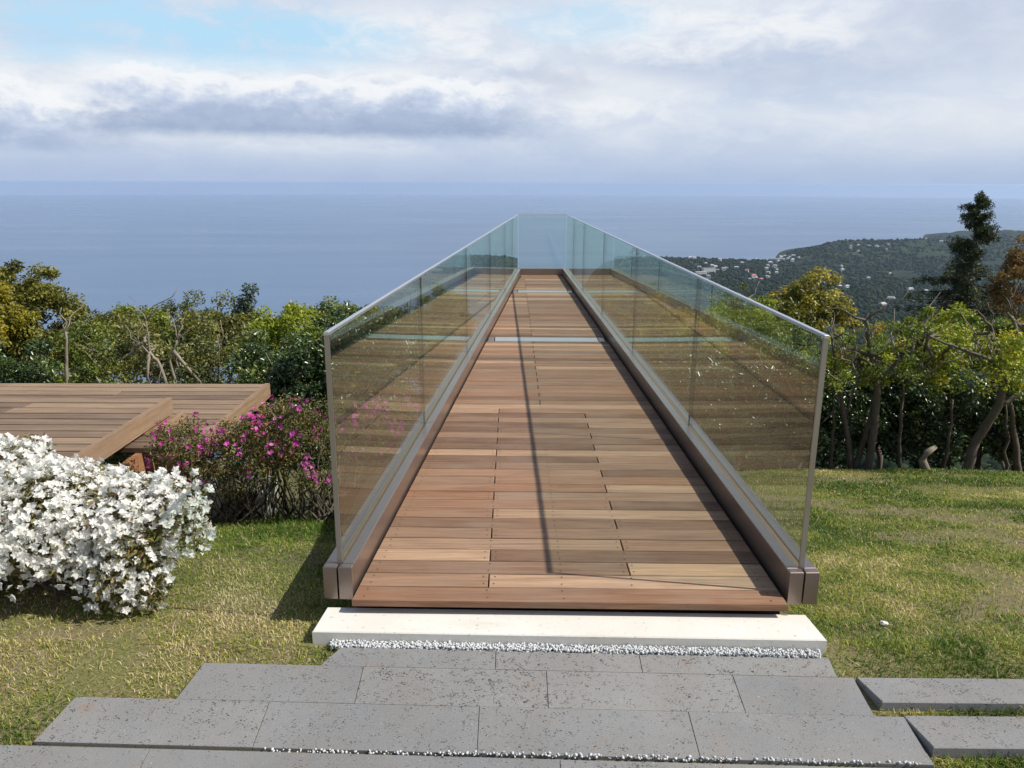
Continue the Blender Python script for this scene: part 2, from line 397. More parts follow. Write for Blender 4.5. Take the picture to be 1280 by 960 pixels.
# ------------------------------------------------------------------ footbridge
bridge = thing('footbridge', 'narrowing timber footbridge with clear glass side walls reaching out towards the sea', 'footbridge', (.2, 2.6, -.2))
def bpart(name, mb, mat, parent=None):
    o = mb.build(name, mat, parent or bridge)
    if parent is None: o.matrix_parent_inverse = Matrix.Translation((-.2, -2.6, .2))
    return o
GL0, GL1 = np.array([-.660, 2.698]), np.array([.084, 13.142])     # left glass line
GR0, GR1 = np.array([1.105, 2.669]), np.array([.913, 13.171])     # right glass line
DZ = -.105
def xl(Y): return GL0[0] + (Y-GL0[1])/(GL1[1]-GL0[1])*(GL1[0]-GL0[0])
def xr(Y): return GR0[0] + (Y-GR0[1])/(GR1[1]-GR0[1])*(GR1[0]-GR0[0])
SK = -.0155                                                       # boards run very slightly askew
deck = MB(); scr = MB(); strips = []
Y = 2.588; row = 0; P = .1065
while Y < 12.62:
    y0, y1 = Y+.0026, Y+P-.0028
    yy = lambda x, y: y + SK*(x-.2)
    a, b = xl(Y+.05)+.0735, xr(Y+.05)-.089
    strip = abs(Y+P/2-7.63) < P or abs(Y+P/2-11.10) < P
    wig = lambda k: xl(Y+k)+.0735
    e0, e1 = [xl(y)+.066 for y in (y0, y1)], [xr(y)-.072 for y in (y0, y1)]
    if strip: strips.append((y0, y1, a, b))
    else:
        if row == 0: js = []
        elif row < 24: js = [-.09] if row % 2 else [.475+.003*row*.3]
        else: js = [.20] if row % 2 else []
        xs = [None]+js+[None]
        for k in range(len(xs)-1):
            p0 = [e0[0], e0[1]] if xs[k] is None else [xs[k]+.0025]*2
            p1 = [e1[0], e1[1]] if xs[k+1] is None else [xs[k+1]-.0025]*2
            dz = random.uniform(-.0012, .0012)
            q = [(p0[0], yy(p0[0], y0)), (p1[0], yy(p1[0], y0)), (p1[1], yy(p1[1], y1)), (p0[1], yy(p0[1], y1))]
            deck.hexa(q, DZ-.028, DZ+dz, ch=.0022)
        sx = [a+.035, b-.035, .20] + ([j-.022 for j in js]+[j+.022 for j in js])
        if row < 24 and row % 2 == 0: sx += [-.09]
        if row < 24 and row % 2: sx += [.475]
        for x in sx:
            if a+.02 < x < b-.02:
                for fy in (.23, .77):
                    cx, cy = x+random.uniform(-.004, .004), yy(x, y0+(y1-y0)*fy)
                    n = 8; pts = [(cx+.0031*math.cos(t*math.pi/4), cy+.0031*math.sin(t*math.pi/4), DZ+.0017) for t in range(n)]
                    scr.add(pts, [list(range(n))])
    Y += P; row += 1
YEND = Y
dk = bpart('deck', deck, M['deck_wood'])
so = scr.build('screws', M['screw'], dk)
for i in range(0, len(strips)-1, 2):
    (y0, _, a, b), (_, y1, _, _) = strips[i], strips[i+1]
    mb = MB(); mb.hexa([(a+.07, y0+.006), (b-.07, y0+.006+SK*(b-a-.14)), (b-.07, y1-.006+SK*(b-a-.14)), (a+.07, y1-.006)], DZ-.02, DZ+.002, ch=.002)
    bpart('floor_panel', mb, M['strip'])
    for x in (a+.004, b-.062):
        mb = MB(); mb.box(x, x+.058, y0+.004, y1-.004, DZ-.025, DZ-.0005); bpart('panel_clamp', mb, M['bronze'])
# kerbs: two bronze channels with a slot for the glass
def kerb(p0, p1, side, name='kerb'):
    mb = MB(); sl = MB()
    d = p1-p0; Ln = np.linalg.norm(d); d = d/Ln; nrm = np.array([d[1], -d[0]])*side      # nrm points to the inside of the deck
    start = -.042; bounds = [start, -.008]
    for k in (1.80, 3.83, 5.85, 7.88, 9.9): bounds.append(k)
    bounds.append(Ln)
    out_w, in_w, g = .056, .056, .011
    for i in range(len(bounds)-1):
        s0, s1 = bounds[i]+(.0012 if i else 0), bounds[i+1]-.0012
        gg = .0035 if i == 0 else g
        for (o0, o1) in ((-out_w, -gg), (gg, in_w)):
            q = [p0+d*s0+nrm*o0, p0+d*s1+nrm*o0, p0+d*s1+nrm*o1, p0+d*s0+nrm*o1]
            if side > 0: q = q[::-1]
            ar = sum(q[k][0]*q[(k+1) % 4][1]-q[(k+1) % 4][0]*q[k][1] for k in range(4))
            if ar < 0: q = q[::-1]
            mb.hexa([tuple(x) for x in q], -.134, random.uniform(-.0006, .0006), ch=.003)
    q = [p0+d*(-.0065)-nrm*(g-.0005), p0+d*Ln-nrm*(g-.0005), p0+d*Ln+nrm*(g-.0005), p0+d*(-.0065)+nrm*(g-.0005)]
    ar = sum(q[k][0]*q[(k+1) % 4][1]-q[(k+1) % 4][0]*q[k][1] for k in range(4))
    if ar < 0: q = q[::-1]
    sl.hexa([tuple(x) for x in q], -.12, -.006)
    o = bpart(name, mb, M['bronze']); sl.build('glazing_slot', M['sealant'], o)
    return d, nrm, Ln
dl, nl, Ll = kerb(GL0, GL1, 1)
dr, nr, Lr = kerb(GR0, GR1, -1)
# end kerb
mb = MB(); sl = MB()
for (o0, o1) in ((-.066, -.011), (.011, .056)):
    for (xa, xb) in ((.060, .505), (.508, .939)): 
        mb.box(xa, xb, 13.225+o0, 13.225+o1, -.134, 0.0)
sl.box(.07, .93, 13.2145, 13.2355, -.12, -.006)
o = bpart('end_kerb', mb, M['bronze']); sl.build('glazing_slot', M['sealant'], o)
# filler boards between last plank and end kerb
mb = MB(); mb.box(xl(13)+.066, xr(13)-.07, YEND+.003, 13.155, DZ-.028, DZ, 0); bpart('edge_board', mb, M['deck_wood'])
# glass panes, posts, rails
TOP = .902; GT = .0075
def pane(p, q):
    d = (q-p)/np.linalg.norm(q-p); n = np.array([d[1], -d[0]])
    pts = [p+n*GT, q+n*GT, q-n*GT, p-n*GT]
    ar = sum(pts[k][0]*pts[(k+1) % 4][1]-pts[(k+1) % 4][0]*pts[k][1] for k in range(4))
    if ar < 0: pts = pts[::-1]
    mb = MB(); mb.hexa([tuple(x) for x in pts], -.02, TOP-.012); return mb
js = [0.012, 1.785, 3.82, 5.84, 7.87, 9.32]
for g0, d, Ln in ((GL0, dl, Ll), (GR0, dr, Lr)):
    b = js+[Ln-.012]
    for sj in b[1:-1]:
        seal = MB(); n_ = np.array([d[1], -d[0]]); pp = [g0+d*(sj-.0022)+n_*.006, g0+d*(sj+.0022)+n_*.006, g0+d*(sj+.0022)-n_*.006, g0+d*(sj-.0022)-n_*.006]
        if sum(pp[k][0]*pp[(k+1) % 4][1]-pp[(k+1) % 4][0]*pp[k][1] for k in range(4)) < 0: pp = pp[::-1]
        seal.hexa([tuple(x) for x in pp], -.005, TOP-.0135); bpart('joint_seal', seal, M['seal'])
    for i in range(len(b)-1):
        bpart('glass_panel', pane(g0+d*(b[i]+.003), g0+d*(b[i+1]-.003)), M['glass'])
bpart('glass_panel', pane(np.array([.105, 13.225]), np.array([.900, 13.225])), M['glass'])
for g0, d, n, Ln in ((GL0, dl, nl, Ll), (GR0, dr, nr, Lr)):
    q = lambda s, o: tuple(g0+d*s+n*o)
    def quad(s0, s1, w, z0, z1, ch=0):
        pts = [q(s0, -w), q(s1, -w), q(s1, w), q(s0, w)]
        ar = sum(pts[k][0]*pts[(k+1) % 4][1]-pts[(k+1) % 4][0]*pts[k][1] for k in range(4))
        if ar < 0: pts = pts[::-1]
        mb = MB(); mb.hexa(pts, z0, z1, ch=ch); return mb
    bpart('end_post', quad(-.006, .003, .0092, -.004, TOP-.014, 0), M['steel'])
    bpart('top_rail', quad(-.010, Ln+.05, .0085, TOP-.0125, TOP, .002), M['rail'])
mb = MB(); mb.box(.098, .905, 13.217, 13.233, TOP-.0125, TOP-.001); bpart('top_rail', mb, M['rail'])
mb = MB(); mb.hexa([(-.60, 2.665), (1.03, 2.665-.0155*1.6), (1.03, 2.70), (-.60, 2.72)], -.45, -.137); bpart('front_shade_plate', mb, M['girder'])  # added dark plate standing in for the shade below the deck front
mb = MB(); mb.hexa([(xl(2.72)-.005, 2.73), (xr(2.72)+.005, 2.70), (xr(13.1)+.005, 13.1), (xl(13.1)-.005, 13.1)], -.150, -.1355); bpart('under_shade_sheet', mb, M['girder'])  # added dark sheet under the boards, so deck and kerb gaps look shaded
# steel girders and legs under the deck
for fx in (.22, .78):
    mb = MB()
    f = lambda Y: xl(Y)+(xr(Y)-xl(Y))*fx
    mb.hexa([(f(3.0)-.06, 3.0), (f(3.0)+.06, 3.0), (f(13.1)+.06, 13.1), (f(13.1)-.06, 13.1)], -.40, -.1505)
    bpart('girder', mb, M['girder'])
for Yp in (5.2, 9.2):
    for fx in (.22, .78):
        mb = MB(); x = xl(Yp)+(xr(Yp)-xl(Yp))*fx
        mb.tube([(x, Yp, -.402), (x, Yp, float(near_z(x, Yp))-.4)], .06, 12); bpart('support_leg', mb, M['girder'])

# ------------------------------------------------------------------ threshold slab, paving, steps
def onr(u, v):                        # point on the sloping paving
    d = ray(u, v); k = .15; z0 = -.20-.15*2.47
    t = (z0-EYE)/(d[2]-k*d[1]); return d*t+[0, 0, EYE]
mb = MB(); q = [on(390, 789, -.165), on(1034, 800, -.165), on(1007, 768, -.165), on(409, 758.5, -.165)]
q = [tuple(p[:2]) for p in q]
mb.hexa(q, -.33, -.165, ch=.004)
bev = mb.build('concrete_threshold', M['concrete'])
tag(bev, 'long pale concrete threshold slab lying across the front end of the footbridge', 'concrete slab')
paving = MB(); OUT = []
def tile(us, vf, vn, zoff=0.0):
    pass
def course(left, right, yf0, yn0, joints):
    """left/right: (x far, x near); yf0, yn0: far and near line at x=0; rows skew by SKP"""
    SKP = -.027
    OUT.append((yf0, yn0, left, right))
    xs = [left]+[(j, j) for j in joints]+[right]
    for k in range(len(xs)-1):
        (a0, a1), (b0, b1) = xs[k], xs[k+1]
        g0 = .0009 if k else 0; g1 = .0009 if k < len(xs)-2 else 0
        pts = [(a1+g0, yn0+SKP*(a1)), (b1-g1, yn0+SKP*b1), (b0-g1, yf0+SKP*b0), (a0+g0, yf0+SKP*a0)]
        dz = random.uniform(-.0006, .0006)
        paving.hexa(pts, -.45, [float(ramp_z(p[1]))+dz for p in pts], ch=.0009)
f = lambda u, v: onr(u, v)
def rows():
    a = f(430, 797); b = f(402, 829); c = f(255, 829); d = f(220, 873.5); e = f(93, 873.5); g = f(40, 930)
    r1 = f(1027, 806); r2 = f(1045, 844); r3 = f(1066, 846); r4 = f(1090, 890); r5 = f(1128, 893); r6 = f(1167, 955)
    SKP = -.027
    global SLF; SLF = lambda x: 2.484-.0285*(x+.72)
    y = lambda p: p[1]-SKP*p[0]
    yA = 2.484-SKP*(-.72)-.034; yB = (y(c)+y(r3))/2; yC = (y(e)+y(r5))/2; yD = (y(g)+y(r6))/2
    course((a[0], b[0]), (r1[0], r2[0]), yA, yB+.0006, [-.055, .455])
    course((c[0], d[0]), (r3[0], r4[0]), yB-.0006, yC+.0006, [f(450, 850)[0], f(684, 860)[0], f(922, 862)[0]])
    course((e[0], g[0]), (r5[0], r6[0]), yC-.0006, yD+.003, [f(328, 900)[0], f(598, 905)[0], f(866, 912)[0]])
    course((-2.2, -2.2), (1.32, 1.36), yD-.012, yD-.40, [f(180, 950)[0], f(700, 955)[0]])
    return yA, yB, yC, yD
yA, yB, yC, yD = rows()
tag(paving.build('paving', M['basalt']), 'grey pitted basalt paving laid in stepped staggered courses before the footbridge', 'paving', kind='structure')
def stone_step(p0, p1, pn0, xr_, label):
    mb = MB(); zt = float(p0[2])+.002
    SKP = -.027
    depth = p0[1]-pn0[1]
    q = [(pn0[0], pn0[1]), (xr_, pn0[1]+SKP*(xr_-pn0[0])*.3), (xr_, p0[1]+SKP*(xr_-p0[0])*.3), (p0[0], p0[1])]
    mb.hexa(q, zt-.14, zt, ch=.003)
    tag(mb.build('stone_step', M['basalt']), label, 'stone step')
s0 = f(1070, 847); n0 = on(1103, 878, s0[2]); stone_step(s0, None, n0, 3.6, 'grey stone step strip right of the paving, the farther one, edging the lawn')
s0 = f(1128, 894.5); n0 = on(1167, 935, s0[2]); stone_step(s0, None, n0, 3.4, 'grey stone step strip right of the paving, the nearer one with grass on both sides')

# white pebbles in the joints
def pebbles():
    ico = None
    import bmesh
    bm = bmesh.new(); bmesh.ops.create_icosphere(bm, subdivisions=1, radius=1); bv = np.array([v.co for v in bm.verts]); bf = np.array([[v.index for v in f_.verts] for f_ in bm.faces]); bm.free()
    C = []; Rd = []
    def strip(p, q, w, n, r0, r1, lift=0.0):
        for _ in range(n):
            t = rng.random(); o = (rng.random()-.5)*w
            x = p[0]+(q[0]-p[0])*t; y = p[1]+(q[1]-p[1])*t+o
            C.append((x, y, (p[2]+(q[2]-p[2])*t)+lift*rng.random())); Rd.append(rng.uniform(r0, r1))
    strip((-.655, SLF(-.655)-.019, -.211), (1.10, SLF(1.10)-.019, -.211), .036, 4200, .0022, .0056, .015)
    a, b = f(330, 937), f(1150, 954)
    b2 = (b[0], b[1], b[2])
    strip((a[0], a[1], a[2]-.006), (b2[0], b2[1], b2[2]-.006), .010, 260, .002, .005, .008)
    strip(f(560, 941), f(1150, 954), .010, 120, .002, .0052, .006)
    C = np.array(C); Rd = np.array(Rd); n = len(C)
    sc = Rd[:, None]*rng.uniform(.65, 1.25, (n, 3))
    th = rng.random(n)*6.28; c, s = np.cos(th), np.sin(th)
    jit = 1+(rng.random((n, len(bv), 1))-.5)*.35
    V = bv[None]*sc[:, None]*jit
    V = np.stack([V[..., 0]*c[:, None]-V[..., 1]*s[:, None], V[..., 0]*s[:, None]+V[..., 1]*c[:, None], V[..., 2]], -1)+C[:, None]
    T = bf[None]+(np.arange(n)*len(bv))[:, None, None]
    o = tri_mesh('white_gravel', V.reshape(-1, 3), T.reshape(-1, 3), None, M['pebble'])
    tag(o, 'white pebbles filling the joints between threshold slab and paving', 'gravel', kind='stuff')
pebbles()

# ------------------------------------------------------------------ timber terrace
terr = thing('timber_terrace', 'weathered timber terrace of two overlapping board platforms beyond the white azalea', 'terrace', (0, 0, 0))
def platform(x1, y0, y1, z, pitch, x0=-7.0):
    mb = MB(); y = y1
    while y-pitch > y0:
        cuts = [x0]; x = x0
        while x < x1-1.4:
            x += random.uniform(1.3, 2.6)
            if x < x1-.5: cuts.append(x)
        cuts.append(x1)
        for k in range(len(cuts)-1):
            mb.hexa([(cuts[k]+.0015, y-pitch+.008), (cuts[k+1]-.0015, y-pitch+.008), (cuts[k+1]-.0015, y-.008), (cuts[k]+.0015, y-.008)], z-.03, z+random.uniform(-.001, .001), ch=.002)
        y -= pitch
    return y, mb
P1Z, P2Z = 0.0, -.13
y, mb = platform(-2.335, 3.35, 5.01, P1Z, .118); y1n = y
mb.build('platform', M['terrace_wood'], terr)
y, mb = platform(-1.955, 4.25, 5.90, P2Z, .118); y2n = y
mb.build('platform', M['terrace_wood'], terr)
mb = MB(); mb.box(-6.9, -2.36, 3.6, 4.95, -.125, -.045); mb.build('joist_bed', M['girder'], terr)
mb = MB(); mb.box(-6.9, -1.98, 4.5, 5.85, P2Z-.09, P2Z-.045); mb.build('joist_bed', M['girder'], terr)
mb = MB(); mb.box(-2.333, -2.300, y1n-.03, 5.012, P1Z-.105, P1Z+.004); mb.build('fascia', M['fascia_wood'], terr)
mb = MB(); mb.box(-1.953, -1.918, y2n-.03, 5.902, P2Z-.105, P2Z+.004); mb.build('fascia', M['fascia_wood'], terr)
mb = MB(); mb.box(-7, -2.335, y1n-.03, y1n, P1Z-.105, P1Z); mb.build('fascia', M['fascia_wood'], terr)
mb = MB(); mb.box(-2.300+.06, -2.300+.10, 4.66, 4.98, P2Z+.003, P2Z+.045); mb.build('beam', M['fascia_wood'], terr)
mb = MB(); mb.box(-2.345, -2.315, 4.62, 4.98, P1Z-.24, P1Z-.108); mb.build('riser_board', M['panel_wood'], terr)
mb = MB()
for k in range(4): mb.box(-2.26-.001*k, -2.225, 4.20+k*.115, 4.312+k*.115, -.62, P2Z-.034)
mb.build('support_panel', M['panel_wood'], terr)
mb = MB(); mb.box(-1.99, -1.95, 5.80, 5.87, -1.3, P2Z-.034); mb.build('post', M['panel_wood'], terr)
mb = MB(); mb.box(-2.05, -1.98, 4.30, 4.37, -1.0, P2Z-.034); mb.build('post', M['panel_wood'], terr)
mb = MB(); mb.hexa([(-2.3, 4.38), (-1.5, 4.36), (-1.5, 4.62), (-2.3, 4.64)], -.75, -.40, ch=.01); mb.build('footing', M['concrete'], terr)

# ------------------------------------------------------------------ grass
def grass():
    regions = [(-3.6, -.55, 1.75, 5.2, 1.0), (1.02, 6.6, 1.75, 8.0, 1.0), (-.9, 1.3, 2.6, 4.6, .6)]
    Xs, Ys = [], []
    for (x0, x1, y0, y1, k) in regions:
        n = int(220000*k*(x1-x0)*(y1-y0)/ (38))
        n = int(n*2.7)
        x = rng.uniform(x0, x1, n); 
        u = rng.random(n); y = y0*(y1/y0)**u            # denser near the camera
        Xs.append(x); Ys.append(y)
    x = np.concatenate(Xs); y = np.concatenate(Ys)
    ok = (np.abs(x) < (y*.80+.6)) 
    ok &= ~((x > -.735) & (x < 1.125) & (y < 2.66) & (y > 2.445-.028*x))
    # keep off the paving courses and stone steps
    SKP = -.027; yy = y-SKP*x
    def on_paving(x, y, m):
        yy = y-SKP*x; r = np.zeros(len(x), bool)
        for (f0, n0, l, rt) in OUT:
            k = (f0-yy)/(f0-n0)
            r |= (k > -.02-m) & (k < 1.08) & (x > l[0]+(l[1]-l[0])*k-m*.3) & (x < rt[0]+(rt[1]-rt[0])*k+m*.3)
        return r
    ok &= ~on_paving(x, y, -.006)
    for u0, v0, v1 in ((1070, 847, 878), (1128, 894.5, 935)):
        p = f(u0, v0); q = on(u0+35, v1, p[2])
        ok &= ~((x > p[0]-.02) & (y < p[1]+.006) & (y > q[1]-.004))
    bare = fbm(x*2.1+3, y*2.1, 4, 77); keep = rng.random(len(x)) < np.clip((bare-.34)*7.5, .22, 1)
    ok &= keep
    # shaded ground under the trees carries no grass
    ok &= ~((x > .9) & (y > 7.62+.18*(vnoise(x*1.5, x*0, 3)-.5)))
    ok &= ~((x < -.7) & (rng.random(len(x)) < sstep(4.0, 5.0, y)))
    x, y = x[ok], y[ok]; n = len(x)
    z = terrain(x, y)
    dry = fbm(x*1.2, y*1.2, 4, 40); fine = fbm(x*6, y*6, 3, 50)
    hue = np.clip(.30 + (dry-.5)*1.9 + (fine-.5)*1.0 + rng.normal(0, .20, n), 0, 1)
    hue = np.where(rng.random(n) < .09, rng.uniform(.72, 1, n), hue)
    lush = sstep(.55, .35, dry)
    h = rng.uniform(.008, .023, n)*(1+.6*lush)*np.where((y < 2.27) & (x > 1.1), 1.35, 1)
    w = rng.uniform(.0009, .0018, n)*(1+.24*np.maximum(y-2.3, 0))
    th = rng.random(n)*6.283; lean = rng.uniform(.15, 1.25, n)
    dx, dy = np.cos(th), np.sin(th); px, py = -dy, dx
    b = np.stack([x, y, z-.004], -1)
    side = np.stack([px*w, py*w, 0*w], -1)
    m_ = b + np.stack([dx*h*lean*.35, dy*h*lean*.35, h*.62], -1)
    tp = b + np.stack([dx*h*lean, dy*h*lean, h*(1.05-.35*lean)], -1)
    V = np.stack([b-side, b+side, m_+side*.8, m_-side*.8, tp], 1).reshape(-1, 3)
    i = np.arange(n)*5
    T = np.concatenate([np.stack([i, i+1, i+2], -1), np.stack([i, i+2, i+3], -1), np.stack([i+3, i+2, i+4], -1)])
    o = tri_mesh('lawn_grass', V, T, np.repeat(hue, 5), L['grass'])
    tag(o, 'short patchy lawn grass with dry straw patches either side of the footbridge', 'grass', kind='stuff')
    # loose dry clippings
    k = 5000; sx = np.concatenate([rng.uniform(-3.2, -.7, k//2), rng.uniform(1.15, 5.5, k//2)]); sy = np.concatenate([1.8*(4.2/1.8)**rng.random(k//2), 1.9*(7/1.9)**rng.random(k//2)])
    dd = fbm(sx*1.2, sy*1.2, 4, 40); okk = (rng.random(k) < np.clip((dd-.42)*4, .05, 1)); SKY = sy+.027*sx
    okk &= ~on_paving(sx, sy, .03) & ~((sx > -.75) & (sx < 1.15) & (sy < 2.7) & (sy > 2.4))
    for u0, v0, v1 in ((1070, 847, 878), (1128, 894.5, 935)):
        p = f(u0, v0); q = on(u0+35, v1, p[2]); okk &= ~((sx > p[0]-.03) & (sy < p[1]+.01) & (sy > q[1]-.01))
    sx, sy = sx[okk], sy[okk]; k = len(sx); sz = terrain(sx, sy)+rng.uniform(.008, .024, k)
    t = rng.random(k)*6.283; l = rng.uniform(.006, .020, k); w = rng.uniform(.0006, .0011, k)
    d = np.stack([np.cos(t)*l, np.sin(t)*l, rng.normal(0, .006, k)], -1); s = np.stack([-np.sin(t)*w, np.cos(t)*w, 0*w], -1); c = np.stack([sx, sy, sz], -1)
    V = np.stack([c-d-s, c+d-s, c+d+s, c-d+s], 1).reshape(-1, 3); i = np.arange(k)*4
    o = tri_mesh('dry_straw', V, np.stack([i, i+1, i+2, i+3], -1), None, M['straw'])
    tag(o, 'loose dry straw clippings scattered over the lawn', 'straw', kind='stuff')
grass()

# ------------------------------------------------------------------ foliage
def leaves(C, rad, n_per, ll, lw, hue_c, flat=.5, droop=.0, squash=.8, hue_sd=.16, radial=None):
    """leaf rhombi folded on the midrib, gathered round the clump centres C (k,3)"""
    k = len(C); n = k*n_per
    c = np.repeat(C, n_per, 0); r = np.repeat(rad, n_per)
    d = rng.normal(0, 1, (n, 3)); d /= np.linalg.norm(d, axis=1)[:, None]
    p = c + d*(r*rng.random(n)**.5)[:, None]*[1, 1, squash]
    nrm = rng.normal(0, 1, (n, 3)); nrm /= np.linalg.norm(nrm, axis=1)[:, None]
    nrm = nrm*(1-flat) + np.array([0, 0, 1])*flat + d*.35
    nrm /= np.linalg.norm(nrm, axis=1)[:, None]
    t = rng.normal(0, 1, (n, 3)) + d*.8 - np.array([0, 0, droop]); t -= nrm*(t*nrm).sum(1)[:, None]; t /= np.linalg.norm(t, axis=1)[:, None]
    b = np.cross(nrm, t)
    l = ll*rng.uniform(.65, 1.3, n)[:, None]; w = lw*rng.uniform(.7, 1.25, n)[:, None]
    V = np.stack([p, p+t*l*.45+b*w*.5+nrm*w*.15, p+t*l-nrm*l*.12, p+t*l*.45-b*w*.5+nrm*w*.15], 1).reshape(-1, 3)
    i = np.arange(n)*4
    T = np.concatenate([np.stack([i, i+1, i+2], -1), np.stack([i, i+2, i+3], -1)])
    h = np.clip(np.repeat(hue_c, n_per)+rng.normal(0, hue_sd, n), 0, 1)
    return V, T, np.repeat(h, 4)

def clump_points(c, rx, ry, rz, n, inner=.45, seed=0, bottom=-.75):
    out = []
    while len(out) < n:
        d = rng.normal(0, 1, 3); d /= np.linalg.norm(d)
        if d[2] < bottom: continue
        rr = inner+(1-inner)*rng.random()**.6
        # uneven outline
        wob = .72+.55*float(vnoise(d[0]*2.1+seed*3.7+9, d[1]*2.1+d[2]*2.7+seed, seed))
        out.append(np.array(c)+d*rr*wob*[rx, ry, rz])
    return np.array(out)

def wander(p, q, n=6, amp=.08, sag=0.0):
    p, q = np.array(p, float), np.array(q, float); L_ = np.linalg.norm(q-p); pts = []
    for i in range(n+1):
        t = i/n; pt = p*(1-t)+q*t
        if 0 < i < n: pt = pt + rng.normal(0, amp*L_*.5, 3)*[1, 1, .5]
        pt[2] += sag*math.sin(math.pi*t)*L_
        pts.append(pt)
    return pts

def tree(u, top, bot, w, Y, leaf, label, name='broadleaf_tree', cat='tree', n_cl=46, per=90, ll=.075, lw=.036, cl=.21, trunk=None, tr=.05, bark='bark',
         twigs=10, inner=.4, flat=.35, base=None, group=None, depth=1.0, pale_twigs=0, hue0=.45, bottom=-.75):
    zc = at(u, (top+bot)/2, Y); pm = pxm(Y, zc[2]); rx = w/2/pm; rz = (at(u, top, Y)[2]-at(u, bot, Y)[2])/2
    c = zc; gx, gy = (c[0], Y) if base is None else (at(base[0], base[1], Y)[0], Y)
    gz = float(terrain(gx, gy))-.08
    t = thing(name, label, cat, (gx, gy, gz), group)
    inv = Matrix.Translation((-gx, -gy, -gz))
    C = clump_points(c, rx, rx*depth, rz, n_cl, inner, int(u*7+Y*13) % 997, bottom)
    rad = cl*math.sqrt(rx*rz)*rng.uniform(.65, 1.35, len(C))
    hc = hue0+rng.normal(0, .18, len(C))
    V, T, H = leaves(C, rad, int(per*1.8), ll*.66, lw*.66, hc, flat)
    o = tri_mesh('foliage', V, T, H, L[leaf], t); o.matrix_parent_inverse = inv
    mb = MB()
    fork = np.array([c[0], c[1], c[2]-.25*rz]) if trunk is None else None
    if trunk is None:
        main = wander((gx, gy, gz), fork, 7, .05); mb.tube(main, np.linspace(tr, tr*.55, len(main)), 8)
        src = [main[-1], main[-2], main[-3]]
    else:
        src = []
        for path in trunk:
            pts = [at(a, b, Y+dy) for a, b, dy in path[1]]
            if path[2]: pts[0] = np.array([pts[0][0], pts[0][1], float(terrain(pts[0][0], pts[0][1]))-.06])
            # smooth the hand-set points
            P_ = []
            for i in range(len(pts)-1):
                for s in np.linspace(0, 1, 5)[:-1]:
                    P_.append(np.array(pts[i])*(1-s)+np.array(pts[i+1])*s+rng.normal(0, .006, 3))
            P_.append(pts[-1]); rr = np.linspace(path[0]*.62, path[0]*.24, len(P_)); mb.tube(P_, rr, 8); src += [P_[-1], P_[len(P_)*2//3]]
            for _ in range(3):
                e = P_[-1]+np.array([rng.normal(0, .16), rng.normal(0, .12), rng.uniform(.12, .34)]); tw = wander(P_[-1], e, 5, .12); mb.tube(tw, np.linspace(path[0]*.20, .003, 6), 5)
    idx = rng.choice(len(C), min(len(C), twigs), replace=False)
    for i in idx:
        if C[i][2] < c[2]-.2*rz and bot > 560: continue
        s = min(src, key=lambda q: np.linalg.norm(np.array(q)-C[i])+rng.random()*.2)
        pts = wander(s, C[i]+rng.normal(0, .05, 3), 5, .10); mb.tube(pts, np.linspace(min(tr*.42, .02), tr*.10, len(pts)), 5)
    for i in range(pale_twigs):
        s = C[rng.integers(len(C))]; e = s+np.array([rng.normal(0, .25), -abs(rng.normal(0, .12)), rng.uniform(.05, .45)])*min(1.2, rx*1.5)
        s2 = s*.5+np.array([c[0], c[1], c[2]-.6*rz])*.5
        mb.tube(wander(s2+[0, -.1, 0], e, 6, .10), np.linspace(tr*.28, tr*.07, 7), 5, 1)
    o = mb.build('trunk', [M[bark], M['pale_bark']], t); o.matrix_parent_inverse = inv
    return t

G_L = 'trees and shrubs beyond the terrace'; G_R = 'trees and shrubs along the lawn edge'
# --- left, farther row
tree(36, 336, 470, 130, 15.5, 'olive', 'tall olive yellow tree, highest crown at the far left above the terrace', n_cl=130, per=110, ll=.12, lw=.06, cl=.17, group=G_L)
tree(-15, 345, 450, 90, 14, 'yellow', 'golden yellow tree cut by the left picture edge beside the olive crowned one', n_cl=50, per=100, ll=.11, lw=.055, group=G_L)
tree(122, 392, 480, 120, 12.5, 'olive', 'low mid green tree just right of the tall olive tree', ll=.1, lw=.05, group=G_L, n_cl=74, cl=.24)
tree(178, 377, 475, 84, 14, 'green', 'narrow green tree with a pointed top left of the brownish twiggy shrub', ll=.1, lw=.05, group=G_L, n_cl=74, cl=.24)
tree(232, 373, 475, 100, 14.5, 'brown', 'brownish olive tree with pale twigs on the skyline above the bare limbed shrub', ll=.1, lw=.045, pale_twigs=6, group=G_L)
tree(276, 383, 475, 90, 13.5, 'olive', 'green tree directly left of the small dark tree on the skyline', ll=.1, lw=.05, group=G_L, n_cl=74, cl=.24)
tree(313, 357, 460, 46, 15.5, 'cedar', 'small dark thin tree poking highest above the middle of the left skyline', n_cl=26, per=80, ll=.12, lw=.05, cl=.26, group=G_L)
tree(352, 386, 480, 110, 12.5, 'bright', 'bright yellow green tree right of the small dark skyline tree', ll=.1, lw=.05, group=G_L, n_cl=74, cl=.24)
tree(408, 377, 480, 100, 14.5, 'green', 'leafy green tree just left of the tall steel end post', ll=.11, lw=.055, group=G_L, n_cl=74, cl=.24)
tree(455, 377, 470, 72, 15.5, 'green', 'leafy green tree crossed by the left handrail near the end post', ll=.11, lw=.055, group=G_L, n_cl=74, cl=.24)
tree(508, 385, 470, 84, 16.5, 'green', 'green tree seen through the first joint of the left glass wall', ll=.12, lw=.06, group=G_L, n_cl=74, cl=.24)
tree(556, 362, 450, 62, 19, 'green', 'farthest green tree seen through the left glass wall next to the sea', ll=.13, lw=.065, group=G_L, n_cl=74, cl=.24)
